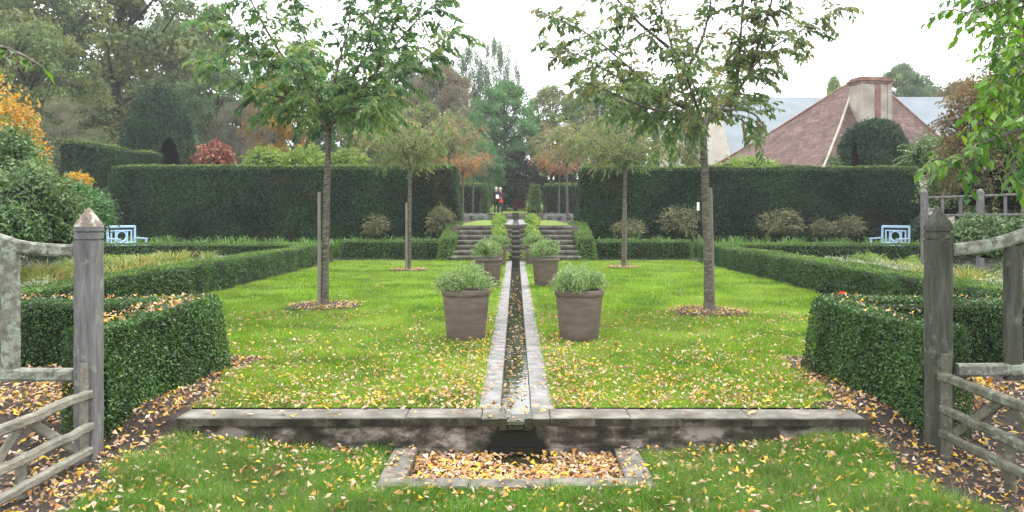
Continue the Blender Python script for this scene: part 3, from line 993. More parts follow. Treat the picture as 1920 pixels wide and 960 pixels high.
# long parterre hedges along the lawn
for s, lab in ((-1, 'long low box hedge beside the lawn, below the daylily bed of the oak side'), (1, 'long low box hedge beside the lawn, with one red leaf, tiled-house side')):
    if s < 0:
        b = [(-6.35, 8.45, -.02), (-5.78, 8.45, -.02), (-5.76, 25.2, -.02), (-6.35, 25.2, -.02)]
        t = [(-6.33, 8.5, .57), (-5.82, 8.5, .57), (-5.80, 25.2, .55), (-6.33, 25.2, .55)]
    else:
        b = [(5.76, 8.45, -.02), (6.35, 8.45, -.02), (6.35, 25.2, -.02), (5.74, 25.2, -.02)]
        t = [(5.80, 8.5, .57), (6.33, 8.5, .57), (6.33, 25.2, .55), (5.78, 25.2, .55)]
    hedge('box_hedge', b, t, M['box'], 2600, .036, lab, bump=.03, topmat=M['box_pale_lit'], faces=(0, 1, 3, 4))
for s in (-1, 1):
    side = 'oak side' if s < 0 else 'tiled-house side'
    x0, x1 = (-5.75, -2.15) if s < 0 else (2.15, 5.75)
    b, t = rect(x0, x1, 26.1, 26.7, -.02, .60, .02)
    hedge('box_hedge', b, t, M['box'], 1500, .05, 'straight low box hedge closing the far end of the lawn, ' + side, bump=.02, topmat=M['box_pale_lit'], faces=(0, 4, 1, 3))
    x0, x1 = (-15, -6.4) if s < 0 else (6.4, 15)
    b, t = rect(x0, x1, 24.4, 25.0, -.02, .56, .02)
    hedge('box_hedge', b, t, M['box'], 1300, .05, 'straight low box hedge in front of the blue bench, ' + side, bump=.02, topmat=M['box_pale_lit'], faces=(0, 4))
    # battered wedges flanking the steps
    if s < 0:
        b = [(-2.5, 25.2, -.02), (-1.98, 25.2, -.02), (-1.86, 28.6, -.02), (-2.5, 28.6, -.02)]
        t = [(-2.42, 25.6, .65), (-1.98, 25.6, .65), (-1.88, 28.6, 1.2), (-2.4, 28.6, 1.15)]
    else:
        b = [(1.98, 25.2, -.02), (2.6, 25.2, -.02), (2.6, 28.6, -.02), (1.86, 28.6, -.02)]
        t = [(1.98, 25.6, .7), (2.5, 25.6, .7), (2.5, 28.6, 1.2), (1.88, 28.6, 1.2)]
    hedge('box_hedge', b, t, M['box_pale_lit'], 1600, .05, 'bright green clipped box wedge flanking the steps, ' + side, bump=.03)
    # tall yew walls, the ends at the steps leaning back
    if s < 0:
        b = [(-15.2, 28.9, -.05), (-2.0, 28.9, -.05), (-2.0, 30.8, -.05), (-15.2, 30.8, -.05)]
        t = [(-14.75, 29.1, 3.22), (-2.25, 29.1, 3.22), (-2.25, 30.6, 3.22), (-14.75, 30.6, 3.22)]
    else:
        b = [(2.05, 28.9, -.05), (15.0, 28.9, -.05), (15.0, 30.8, -.05), (2.05, 30.8, -.05)]
        t = [(2.45, 29.1, 3.18), (14.6, 29.1, 3.18), (14.6, 30.6, 3.18), (2.45, 30.6, 3.18)]
    hedge('yew_hedge', b, t, M['yew'], 1150, .075, 'tall dark clipped yew wall behind the blue bench, ' + side, bump=.05, topmat=M['yew_top_lit'], faces=(0, 1, 3, 4))
b, t = rect(-16.9, -16.2, 29.3, 37, 0, 4.2, .04)
hedge('yew_hedge', b, t, M['yew'], 700, .08, 'dark yew hedge stepping up higher before the arched topiary', bump=.05, topmat=M['yew_top_lit'], faces=(0, 1, 4))
b, t = rect(15.4, 26, 27.5, 28.5, 0, 2.5, .04)
hedge('yew_hedge', b, t, M['yew'], 500, .09, 'lower clipped hedge behind the grey garden fence', bump=.04, topmat=M['yew_top_lit'], faces=(0, 4))
# far hedges of the upper terrace
for s in (-1, 1):
    side = 'beside the two people' if s < 0 else 'opposite the two people'
    x0, x1 = (-7, -2.0) if s < 0 else (2.0, 7)
    b, t = rect(x0, x1, 56.5, 57.5, 1.3, 3.55, .05)
    hedge('yew_hedge', b, t, M['yew'], 260, .13, 'far clipped yew hedge on the upper terrace ' + side, bump=.05, topmat=M['yew_top_lit'], faces=(0, 1, 3, 4))
    x0, x1 = (-2.3, -1.75) if s < 0 else (.85, 1.65)
    b, t = rect(x0, x1, 52.0, 52.8, 1.3, 3.35, .08)
    hedge('yew_column', b, t, M['box_pale_lit'] if s > 0 else M['box'], 500, .10, 'far upright clipped column ' + side, bump=.06, cat='topiary', round_top=.5)

hl = lambda z: (lambda x, y: x * 0 + z)
litter('fallen_leaves', 'tan leaves caught on the low hedge top on the oak side', 420, -6.3, -3.3, 7.9, 8.32, lambda x, y: .5, hl(.645), (.028, .055), .5)
litter('fallen_leaves', 'tan leaves caught on the low hedge top on the tiled-house side', 420, 3.3, 6.3, 7.9, 8.32, lambda x, y: .22, hl(.645), (.028, .055), .5)
litter('fallen_leaves', 'tan leaves caught on the hedge block by the pale post', 420, -3.29, -2.9, 5.85, 7.7, lambda x, y: .6 * (x > -3.2) + .1, hl(.70), (.028, .055), .5)
litter('fallen_leaves', 'yellow leaves caught on the hedge block by the dark post', 260, 2.9, 3.29, 5.85, 7.7, lambda x, y: .22 + 0 * x, hl(.70), (.028, .055), .5)
rl = MB()
leaves(rl, [W(1578, 552, 10.2), W(1572, 560, 10.2)], [(1, .2, .6), (.8, 0, .9)], [(0, -1, .4), (0, -1, .2)], [.14, .1], [.09, .07])
tag(rl.obj('red_leaf', M['redleaf']), 'single bright red leaf on the long box hedge', 'leaf')


# ------------------------------------------------------------------ rounded shrubs, mounds, clumps
def blob_leaves(mb, c, r, n, L, mi=0, up=.35, shell=.55, thin=.5, lump=.2, rb=None, lo=-.4):
    """leaf cloud over an ellipsoid, lumpy, thinning at the rim"""
    d = sphere_dirs(int(n * 1.6))
    d = d[d[:, 2] > lo][:n]
    k = len(d)
    ph = R.random(3) * 6
    lm = 1 + lump * (np.sin(d[:, 0] * 5 + ph[0]) * np.sin(d[:, 1] * 5 + ph[1]) + .6 * np.sin(d[:, 2] * 8 + d[:, 0] * 6 + ph[2]))
    rr = (shell + (1 - shell) * R.random(k) ** .6) * lm
    p = np.array(c) + d * np.array(r) * rr[:, None]
    u = unit(d * .5 + R.normal(0, .7, (k, 3)))
    nn = unit(d + np.array([0, 0, up]) + R.normal(0, .55, (k, 3)))
    ll = L * R.uniform(.6, 1.4, k)
    rn = R.random(k) if rb is None else np.clip(rb + R.normal(0, .22, k), 0, 1)
    leaves(mb, p, u, nn, ll, ll * thin, mi, rn)
    return mb


def core_blob(mb, c, r, mi=0, k=.5):
    n, m = 10, 14
    th = np.linspace(0, np.pi, n)
    ph = np.linspace(0, 2 * np.pi, m, endpoint=False)
    v = np.stack([np.outer(np.sin(th), np.cos(ph)), np.outer(np.sin(th), np.sin(ph)), np.outer(np.cos(th), np.ones(m))], -1).reshape(-1, 3)
    i, j = np.meshgrid(np.arange(n - 1), np.arange(m), indexing='ij')
    a, b = (i * m + j).ravel(), (i * m + (j + 1) % m).ravel()
    mb.add(np.array(c) + v * np.array(r) * k, np.stack([a, a + m, b + m, b], -1), mi, None, True)


def shrub(name, px, py_top, py_bot, wpx, D, material, n, L, label, cat='shrub', group=None, lumps=7, lump_n=None, thin=.5, depth=1.0, core=True, sprays=60):
    """bush of several leafy lobes filling px +- wpx/2 between the two picture heights at depth D"""
    cx, _, zt = W(px, py_top, D)
    _, _, zb = W(px, py_bot, D)
    zb = min(zb, zt - .1)
    w = wpx * D / FPX
    h = zt - zb
    mb = MB()
    for k in range(lumps):
        a = 2 * np.pi * k / lumps + R.random()
        f = R.uniform(.25, .62)
        lc = np.array([f * math.cos(a) * w * .5, f * math.sin(a) * w * .5 * depth, h * R.uniform(.3, .62)])
        lr = np.array([w * .30, w * .30 * depth, h * .36]) * R.uniform(.8, 1.2)
        lc[2] = min(lc[2], h - lr[2] * .95)
        if core:
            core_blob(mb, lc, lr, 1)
        blob_leaves(mb, lc, lr, n // lumps, L, 0, rb=R.uniform(.25, .75), thin=thin)
    lc, lr = np.array([0, 0, h * .45]), np.array([w * .36, w * .36 * depth, h * .55])
    if core:
        core_blob(mb, lc, lr, 1)
    blob_leaves(mb, lc, lr, n // 3, L, 0, rb=.5, thin=thin)
    for _ in range(sprays):
        d = unit(R.normal(0, 1, 3) * np.array([1, depth, .6]) + np.array([0, 0, .5]))
        if d[1] > .5:
            continue
        b = np.array([d[0] * w * .36, d[1] * w * .36 * depth, h * .5 + d[2] * h * .36])
        ln = R.uniform(.12, .30) * min(w, h)
        f = np.linspace(0, 1, 6)[:, None]
        tw = b + unit(d + R.normal(0, .35, 3)) * ln * f - np.array([0, 0, .35]) * ln * f ** 2
        tube(mb, tw, .004, 3, 1)
        twig_leaves(mb, tw, L * .42, L * 1.25, rb=R.uniform(.3, .95))
    o = mb.obj(name, [material, M['hedge_core']], None, (cx, D, zb))
    return tag(o, label, cat, group)


def twig_leaves(lm, p, step, L, mi=0, droop=.6, thin=.48, rb=.5):
    """leaves alternating along a twig and hanging from it"""
    seg = np.linalg.norm(np.diff(p, axis=0), axis=1)
    s = np.concatenate([[0], np.cumsum(seg)])
    n = max(2, int(s[-1] / step))
    q = np.linspace(s[-1] * .12, s[-1], n)
    c = np.stack([np.interp(q, s, p[:, a]) for a in range(3)], -1)
    t = unit(np.stack([np.interp(q, s, np.gradient(p[:, a])) for a in range(3)], -1))
    side = unit(np.cross(t, np.array([0, 0, 1.0])) + R.normal(0, .25, (n, 3)))
    side *= np.where(np.arange(n) % 2 == 0, 1, -1)[:, None]
    ll = L * R.uniform(.65, 1.25, n)
    u = unit(t * .55 + side * R.uniform(.5, 1.0, (n, 1)) + np.array([0, 0, -1.0]) * droop * R.uniform(.4, 1.6, (n, 1)))
    nn = unit(np.array([0, 0, 1.0]) + side * R.uniform(-.2, .8, (n, 1)) + R.normal(0, .45, (n, 3)))
    leaves(lm, c + u * ll[:, None] * .55, u, nn, ll, ll * thin, mi, np.clip(rb + R.normal(0, .25, n), 0, 1), .2, .42)


def strap_clump(mb, c, n, h, spread, w, mi=0):
    """arching strap leaves from one crown"""
    a = R.random(n) * 2 * np.pi
    hh = h * R.uniform(.6, 1.1, n)
    sp = spread * R.uniform(.3, 1.1, n)
    dx, dy = np.cos(a), np.sin(a)
    sx, sy = -dy, dx
    c = np.asarray(c, float)
    base = c[None, :] + np.stack([dx, dy, 0 * a], -1) * (.05 * R.random(n))[:, None]
    vs_ = []
    for t, ww in ((0, .8), (.4, 1.0), (.75, .8), (1.0, .12)):
        p = base + np.stack([dx * sp * t ** 1.6, dy * sp * t ** 1.6, hh * (t * 1.5 - .62 * t ** 2.6)], -1)
        o = np.stack([sx, sy, 0 * a], -1) * (w * ww / 2)
        vs_ += [p - o, p + o]
    v = np.stack(vs_, 1).reshape(-1, 3)
    b = np.arange(n)[:, None] * 8
    q = np.concatenate([np.concatenate([b + 2 * k, b + 2 * k + 1, b + 2 * k + 3, b + 2 * k + 2], 1) for k in range(3)], 0)
    rn = np.tile(R.random(n), 3)
    mb.add(v, q, mi, rn)


# ------------------------------------------------------------------ trees
def limb_pts(pts, n):
    """smooth curve through control points"""
    pts = np.asarray(pts, float)
    k = len(pts)
    t = np.linspace(0, k - 1, n)
    i = np.clip(t.astype(int), 0, k - 2)
    f = (t - i)[:, None]
    p0, p1, p2, p3 = pts[np.clip(i - 1, 0, k - 1)], pts[i], pts[i + 1], pts[np.clip(i + 2, 0, k - 1)]
    return .5 * ((2 * p1) + (-p0 + p2) * f + (2 * p0 - 5 * p1 + 4 * p2 - p3) * f ** 2 + (-p0 + 3 * p1 - 3 * p2 + p3) * f ** 3)


def grow(tm, lm, pts, r0, spacing, tw_len, L, step, droop, start=.15, sub=2, dirz=.25, rb=.5):
    """a limb with side twigs, and twigs on those; bark to tm, leaves to lm"""
    p = limb_pts(pts, 14)
    n = len(p)
    tube(tm, p, np.linspace(r0, .006, n), 7)
    seg = np.linalg.norm(np.diff(p, axis=0), axis=1)
    s = np.concatenate([[0], np.cumsum(seg)])
    tot = s[-1]
    q = tot * start
    az = R.random() * 6
    while q < tot:
        c = np.array([np.interp(q, s, p[:, a]) for a in range(3)])
        t = unit(np.array([np.interp(min(q + .05, tot), s, p[:, a]) for a in range(3)]) - c + 1e-6)
        az += 2.4 + R.normal(0, .4)
        e1 = unit(np.cross(t, [.3, .9, .1]))
        e2 = np.cross(t, e1)
        d = unit(t * R.uniform(.45, .9) + (e1 * math.cos(az) + e2 * math.sin(az)) * .9 + np.array([0, 0, dirz]))
        ln = tw_len * (1.15 - .45 * q / tot) * R.uniform(.6, 1.3)
        k = 7
        f = np.linspace(0, 1, k)[:, None]
        w = c + d * ln * f + np.array([0, 0, -1.0]) * droop * ln * f ** 2.2 + R.normal(0, .015, (k, 3)) * f
        tube(tm, w, np.linspace(max(.004, r0 * .22), .002, k), 4)
        b = np.clip(rb + R.normal(0, .16), .05, .95)
        twig_leaves(lm, w, step, L, droop=.6, rb=b)
        for _ in range(sub):
            f0 = R.uniform(.2, .7)
            c2 = w[int(f0 * (k - 1))]
            d2 = unit(d * .6 + R.normal(0, .6, 3))
            l2 = ln * R.uniform(.35, .6)
            f = np.linspace(0, 1, 5)[:, None]
            w2 = c2 + d2 * l2 * f + np.array([0, 0, -1.0]) * droop * l2 * f ** 2.2
            tube(tm, w2, np.linspace(.004, .002, 5), 3)
            twig_leaves(lm, w2, step, L, rb=b)
        q += spacing * R.uniform(.7, 1.3)
    twig_leaves(lm, p[-5:], step, L, rb=rb)


def pix_limb(base, D, pts):
    """control points given as picture position and depth offset, relative to the tree's foot"""
    b = np.array(base)
    return [np.array(W(a, c, D + d)) - b for a, c, d in pts]


def photo_tree(label, D, foot, trunk, limbs, leafm, L, step, spacing, tw_len, r0=.075, rl=.04, droop=.35, sub=2, rb=.5, group=None):
    base = np.array(W(foot[0], foot[1], D))
    base[2] = 0.0
    root = empty('young_tree', base, label, 'tree', group)
    tm, lm = MB(), MB()
    tp = limb_pts(pix_limb(base, D, [(a, b, 0) for a, b in trunk]), 24)
    tp[0, 2] = -.05
    rr = np.linspace(r0, r0 * .72, 24)
    rr[:5] += np.array([.040, .022, .012, .006, .002])
    rr += .003 * np.sin(np.arange(24) * 2.3)
    tube(tm, tp, rr, 14)
    for lp in limbs:
        grow(tm, lm, pix_limb(base, D, lp), rl, spacing, tw_len, L, step, droop, sub=sub, rb=rb)
    tm.obj('trunk', M['bark'], root)
    lm.obj('crown', leafm, root)
    return root


limbs_l = [
    [(617, 242, 0), (588, 195, -.1), (545, 145, -.2), (490, 108, -.35), (430, 60, -.5), (385, 22, -.6)],
    [(617, 240, 0), (624, 170, .05), (640, 100, .15), (655, 40, .25), (665, -70, .3)],
    [(618, 238, 0), (660, 190, .1), (705, 135, .2), (745, 80, .3), (790, 30, .4), (845, -15, .5)],
    [(612, 225, 0), (600, 170, .3), (585, 105, .5), (560, 40, .7), (540, -50, .8)],
    [(622, 232, 0), (650, 165, -.3), (685, 100, -.6), (705, 20, -.8), (720, -60, -.9)],
    [(600, 215, 0), (555, 190, .3), (490, 172, .5), (430, 140, .6), (378, 110, .6)],
    [(640, 212, 0), (690, 195, -.2), (750, 150, -.35), (805, 105, -.4), (855, 62, -.5)],
    [(615, 235, 0), (600, 190, -.7), (575, 150, -1.3), (560, 100, -1.7)],
    [(620, 235, 0), (650, 185, .7), (690, 160, 1.3), (720, 110, 1.7)],
    [(580, 185, -.1), (520, 90, -.2), (480, 20, -.3), (450, -50, -.3)],
    [(705, 135, .2), (740, 40, .2), (770, -50, .2)],
    [(617, 240, 0), (640, 215, -.5), (690, 200, -1.0), (735, 185, -1.3)],
    [(614, 240, 0), (590, 215, .5), (540, 205, .9), (500, 190, 1.1)],
]
t_left = photo_tree('young green cherry tree on the upper lawn, oak side, twin stakes by its trunk', 12.7, (607, 577), [(607, 577), (610, 480), (612, 380), (615, 300), (617, 238)], limbs_l, M['cherry_a'], .130, .031, .116, .60, r0=.064, rl=.028, sub=3)
limbs_r = [
    [(1318, 245, 0), (1290, 200, 0), (1272, 140, .1), (1255, 70, .15), (1235, 0, .2), (1215, -70, .2)],
    [(1318, 243, 0), (1345, 210, .05), (1378, 182, .1), (1405, 135, .15), (1445, 92, .2), (1510, 52, .3), (1575, 12, .4)],
    [(1378, 182, .1), (1386, 110, 0), (1391, 30, -.1), (1396, -60, -.2)],
    [(1300, 212, 0), (1240, 178, -.2), (1170, 118, -.3), (1100, 62, -.4), (1018, 25, -.4)],
    [(1290, 200, 0), (1220, 175, .3), (1150, 140, .5), (1090, 105, .6), (1038, 92, .6)],
    [(1275, 150, .1), (1310, 90, -.3), (1330, 20, -.5), (1340, -70, -.6)],
    [(1300, 215, 0), (1225, 205, -.5), (1150, 175, -.8), (1085, 148, -1.0)],
    [(1345, 210, .05), (1385, 205, -.1), (1415, 215, -.2), (1432, 235, -.2)],
    [(1318, 240, 0), (1305, 195, -.8), (1290, 150, -1.4), (1280, 90, -1.8)],
    [(1320, 240, 0), (1340, 190, .8), (1370, 140, 1.4), (1390, 90, 1.8)],
    [(1405, 135, .15), (1430, 60, -.2), (1450, -10, -.4), (1465, -70, -.5)],
    [(1318, 243, 0), (1270, 225, .5), (1215, 215, .9), (1170, 190, 1.1)],
    [(1255, 90, .15), (1195, 40, .1), (1150, -10, 0), (1110, -60, 0)],
]
t_right = photo_tree('young olive-green cherry tree on the upper lawn, tiled-house side, stake leaning on its trunk', 12.0, (1330, 588), [(1330, 588), (1327, 480), (1323, 360), (1320, 290), (1318, 242)], limbs_r, M['cherry_b'], .124, .031, .112, .58, r0=.068, rl=.028, sub=3)


def auto_limbs(n, h0, spread, rise):
    out = []
    for k in range(n):
        a = 2 * np.pi * k / n + R.normal(0, .2)
        s, z = spread * R.uniform(.75, 1.15), rise * R.uniform(.5, 1.15)
        out.append([np.array([0, 0, h0 - .1 * R.random()]), np.array([math.cos(a) * s * .35, math.sin(a) * s * .35, h0 + z * .40]),
                    np.array([math.cos(a) * s * .75, math.sin(a) * s * .75, h0 + z * .78]), np.array([math.cos(a) * s, math.sin(a) * s, h0 + z])])
    out.append([np.array([0, 0, h0]), np.array([.1, 0, h0 + rise * .6]), np.array([0.05, .1, h0 + rise * 1.25])])
    return out


def avenue_tree(loc, label, leafm, h0=2.75, spread=1.45, rise=1.45, L=.10, n=9, trunk_r=.055, group=None):
    root = empty('young_tree', loc, label, 'tree', group)
    tm, lm = MB(), MB()
    tp = np.stack([np.linspace(0, .05, 12), np.linspace(0, -.03, 12), np.linspace(-.05, h0, 12)], -1)
    tube(tm, tp, np.linspace(trunk_r * 1.15, trunk_r * .8, 12), 10)
    for lp in auto_limbs(n, h0, spread, rise):
        grow(tm, lm, lp, .022, .11, .6, L, .040, .5, sub=3, dirz=.05)
    tm.obj('trunk', M['bark'], root)
    lm.obj('crown', leafm, root)
    return root


av1 = avenue_tree((-2.79, 20.8, 0), 'small olive-leaved young tree before the yew wall, oak side, thin stake beside it', M['olive_tan'])
av2 = avenue_tree((2.93, 21.8, 0), 'small tan-leaved young tree before the yew wall, tiled-house side', M['olive_tan'], spread=1.75, rise=1.6)
G_AV = 'young trees of the far terrace avenue'
spots = [(-2.9, 34, 'tan', 'young tan-leaved tree rising behind the yew wall, oak side', av1, 1.05), (2.95, 33.5, 'tan', 'young tan-leaved tree rising behind the yew wall, tiled-house side', av2, 1.05),
         (-2.9, 44, 'orange', 'bright orange young tree on the upper terrace, oak side', av1, .95), (2.85, 44, 'tan', 'tan-orange young tree on the upper terrace, tiled-house side', av2, 1.15),
         (-2.9, 54, 'tan', 'slim pale young tree at the terrace end beside the two people', av1, 1.0), (2.9, 54, 'orange', 'slim pale young tree at the terrace end opposite the two people', av2, 1.0)]
for x, y, mn, lab, src, sc in spots:
    dup(src, (x, y, float(H(x, y))), R.random() * 6, sc, lab, G_AV, {'crown': M[mn]})


def stake(px, py0, py1, D, label, r=.024, lean=0.0):
    x, _, zt = W(px, py0, D)
    mb = MB()
    p = np.stack([np.linspace(0, lean, 8), np.zeros(8), np.linspace(-.1, zt, 8)], -1)
    tube(mb, p, r, 10)
    o = mb.obj('tree_stake', M['stakewood'], None, (x, D, 0))
    return tag(o, label, 'stake')


stake(598.5, 360, 577, 12.62, 'tall thin grey stake standing clear of the cherry trunk, oak side', .026)
stake(1338, 352, 588, 12.1, 'tall grey stake touching the olive cherry trunk, tiled-house side', .030, -.05)
stake(762, 380, 508, 20.7, 'short grey stake beside the small olive tree, oak side', .03)
stake(1173, 380, 503, 21.8, 'short grey stake beside the small tan tree, tiled-house side', .03)

for (tx, ty, rr, lab) in ((-3.02, 12.7, .62, 'tan'), (2.9, 12.0, .62, 'x'), (-2.79, 20.8, .5, 'x'), (2.93, 21.8, .5, 'x')):
    mb = MB()
    a = np.linspace(0, 2 * np.pi, 40, endpoint=False)
    ro = rr * (1 + .08 * np.sin(a * 3 + tx) + .05 * np.sin(a * 7))
    v = [(0, 0, .05)] + [(ro[k] * .8 * math.cos(a[k]), ro[k] * .8 * math.sin(a[k]), .048) for k in range(40)] + [(ro[k] * math.cos(a[k]), ro[k] * math.sin(a[k]), .005) for k in range(40)]
    f = [(0, 1 + k, 1 + (k + 1) % 40) for k in range(40)] + [(1 + k, 41 + k, 41 + (k + 1) % 40, 1 + (k + 1) % 40) for k in range(40)]
    mb.add(v, f, 0, None, True)
    tag(mb.obj('soil_circle', M['soil'], None, (tx, ty, 0)), kind='structure')
    lab = {12.7: 'brown leaves on the bare ring around the green cherry trunk', 12.0: 'brown leaves on the bare ring around the olive cherry trunk', 20.8: 'tan leaves on the bare ring under the small olive tree', 21.8: 'tan leaves on the bare ring under the small tan tree'}[ty]
    litter('fallen_leaves', lab, 800, tx - rr, tx + rr, ty - rr, ty + rr, lambda x, y: np.where(np.hypot(x - tx, y - ty) < rr, .75, 0), hl(.05), (.03, .065), .3)


# ------------------------------------------------------------------ pots
def make_pot(label, group):
    r = empty('potted_plant', (0, 0, 0), label, 'potted plant', group)
    mb = MB()
    lathe(mb, [(0, .0), (.225, .0), (.236, .012), (.243, .06), (.25, .13), (.262, .25), (.275, .37), (.285, .46), (.288, .52)], 56)
    mb.obj('pot', M['terracotta'], r)
    mb = MB()
    lathe(mb, [(.289, .518), (.300, .524), (.308, .545), (.308, .575), (.300, .592), (.285, .596), (.268, .590), (.258, .56), (.252, .50)], 56)
    mb.obj('rim', M['terracotta'], r)
    mb = MB()
    lathe(mb, [(0, .555), (.256, .55)], 30)
    mb.obj('soil', M['dirtdark'], r)
    return r


pot0 = make_pot('x', 'terracotta pots lining the water channel')


def pot_foliage(parent, n, L, w, h, gap, seedphase):
    mb, tm = MB(), MB()
    for k in range(34):
        a = R.random() * 6.28
        f = math.sqrt(R.random())
        if gap and abs(math.cos(a) * f - .05) < .22 and R.random() < .75:
            continue
        tip = np.array([math.cos(a) * f * w, math.sin(a) * f * w, .57 + h * (1 - .5 * f * f) * R.uniform(.6, 1.1)])
        b = np.array([math.cos(a) * f * .18, math.sin(a) * f * .18, .54])
        p = limb_pts([b, (b + tip) / 2 + np.array([0, 0, .04]), tip], 6)
        tube(tm, p, .003, 4)
        blob_leaves(mb, tip - np.array([0, 0, .03]), (.105, .105, .085), n // 28, L, 0, rb=R.uniform(.3, .7), lo=-.8, thin=.6)
        # loose sprigs
        for _ in range(2):
            d = unit(R.normal(0, 1, 3) + np.array([0, 0, .8]))
            q = tip + d * R.uniform(.05, .13)
            tube(tm, [tip, (tip + q) / 2, q], .002, 3)
            blob_leaves(mb, q, (.03, .03, .035), 22, L * .8, 0, rb=R.uniform(.4, .9), lo=-1, thin=.6)
    o = mb.obj('foliage', M['sage'], parent)
    tm.obj('stems', M['sage'], o)


pots = [((-.59, 9.50), 'large terracotta pot with split two-tuft plant beside the channel, nearest pair, oak side', 1.0, True),
        ((.75, 9.45), 'large terracotta pot with full rounded plant beside the channel, nearest pair, tiled-house side', 1.0, False),
        ((-.56, 16.3), 'terracotta pot mostly hidden behind the split-tuft pot', .98, False), ((.61, 16.3), 'terracotta pot behind the full rounded plant, second along the channel', .98, False),
        ((-.52, 22.9), 'small far terracotta pot close to the steps, oak side', .95, False), ((.52, 23.2), 'small far terracotta pot close to the steps, tiled-house side', .95, False)]
for i, ((x, y), lab, sc, gap) in enumerate(pots):
    lab = lab.replace(', nearest pair', '')
    p = pot0 if i == 0 else dup(pot0)
    if i == 0:
        pot_proto_children = None
    p.location = (x, y, .01)
    p.rotation_euler = (0, 0, R.random() * 6)
    p.scale = (sc * .95, sc * .95, sc)
    p['label'] = lab
for i, o in enumerate([o for o in list(col.objects) if o.name.startswith('potted_plant')]):
    x, y = o.location.x, o.location.y
    g = (x < 0 and y < 10)
    if g:
        o.rotation_euler = (0, 0, 0)
    pot_foliage(o, 3600 if y < 12 else 2400, .026 if y < 12 else .034, .33, .26 if y < 12 else .34, g, i)

# soft green growth spilling beside the cascade
for s in (-1, 1):
    side = 'oak side' if s < 0 else 'tiled-house side'
    for k, (y, z, w, h) in enumerate(((24.6, 0.0, .55, .42), (25.6, .3, .5, .42), (26.4, .7, .45, .40), (27.3, 1.05, .5, .42))):
        mb = MB()
        core_blob(mb, (0, 0, h * .45), (w * .5, .42, h * .55), 1)
        blob_leaves(mb, (0, 0, h * .45), (w * .55, .5, h * .6), 1300, .05, 0, rb=.6)
        blob_leaves(mb, (.08 * s, -.2, h * .3), (w * .4, .4, h * .45), 700, .05, 0, rb=.8)
        o = mb.obj('lime_shrub', [M['lime'], M['hedge_core']], None, (s * (.49 + .02 * k), y, z))
        tag(o, 'soft lime-green mound ' + ('at the foot of', 'low beside', 'high beside', 'at the top of')[k] + ' the cascade, ' + side, 'shrub', 'lime-green mounds along the cascade')
# lavender on the terrace
for s in (-1, 1):
    for k in range(3):
        mb = MB()
        core_blob(mb, (0, 0, .15), (.34, .3, .24), 1)
        blob_leaves(mb, (0, 0, .17), (.40, .36, .27), 900, .07, 0, thin=.22)
        o = mb.obj('lavender', [M['lavender'], M['hedge_core']], None, (s * (1.95 + .55 * k), 45.8, 1.09))
        tag(o, 'rounded silver-grey lavender mound on the terrace ' + ('on the people side' if s < 0 else 'across from the people'), 'lavender', 'lavender mounds ' + ('on the people side' if s < 0 else 'across from the people'))


# ------------------------------------------------------------------ planting strips and beds
for s, lab in ((-1, 'strip of green strap-leaved plants along the yew wall foot, oak side'), (1, 'strip of green strap-leaved plants along the yew wall foot, tiled-house side')):
    mb = MB()
    for k in range(300):
        x = s * R.uniform(2.7, 14.2)
        y = R.uniform(27.0, 28.5)
        strap_clump(mb, (x, y, 0), 13, R.uniform(.45, .8), .35, .035)
    tag(mb.obj('strappy_foliage', M['strap']), lab, 'ground cover', kind='stuff')

G_DL = 'yellowing daylily clumps in the parterre bed'
k = 0
for px, py, D, hh in ((80, 520, 12.2, .75), (115, 515, 13.0, .8), (55, 515, 14.5, .7), (235, 500, 15.5, .75), (262, 492, 16.5, .8), (290, 492, 18, .7), (215, 510, 14.2, .7), (325, 488, 19, .75), (150, 510, 13.6, .7), (250, 500, 14.8, .6), (30, 520, 12.8, .6)):
    mb = MB()
    strap_clump(mb, (0, 0, 0), 120, hh * .9, hh * .75, .022)
    x = W(px, 0, D)[0]
    o = mb.obj('daylily', M['daylily'], None, (x, D, 0))
    tag(o, 'yellow-green clump of arching strap leaves in the bed of the oak side', 'perennial', G_DL + ' of the oak side')
for k in range(34):
    mb = MB()
    hh = R.uniform(.45, .75)
    strap_clump(mb, (0, 0, 0), 110, hh * .9, hh * .75, .022)
    x, y = R.uniform(-9.8, -6.7), R.uniform(9.5, 22)
    o = mb.obj('daylily', M['strapbed'] if k % 3 else M['daylily'], None, (x, y, 0))
    tag(o, 'yellow-green clump of arching strap leaves in the bed of the oak side', 'perennial', G_DL + ' of the oak side')
for k in range(36):
    mb = MB()
    for _ in range(3):
        blob_leaves(mb, (R.normal(0, .18), R.normal(0, .18), .2), (.28, .28, .26), 420, .06, 0, rb=R.uniform(.3, .8))
    sg = 1 if k % 2 else -1
    o = mb.obj('border_perennial', M['shrubmix'] if k % 4 < 2 else M['lime'], None, (sg * R.uniform(6.8, 10.5), R.uniform(10, 22), 0))
    tag(o, 'leafy green mound among the perennials of the ' + ('tiled-house side bed' if sg > 0 else 'oak side bed'), 'perennial', 'green mounds of the ' + ('tiled-house side bed' if sg > 0 else 'oak side bed'))
G_RD = 'golden grass clumps in the bed of the tiled-house side'
for px, D, hh in ((1712, 15, .75), (1735, 14, .8), (1690, 16.5, .65), (1812, 13.2, .8), (1838, 12.6, .75), (1860, 13.5, .7), (1655, 18, .6)):
    mb = MB()
    strap_clump(mb, (0, 0, 0), 120, hh * .85, hh * .6, .02)
    o = mb.obj('ornamental_grass', M['daylily'], None, (W(px, 0, D)[0], D, 0))
    tag(o, 'golden fading grass clump in the bed of the tiled-house side', 'perennial', G_RD)
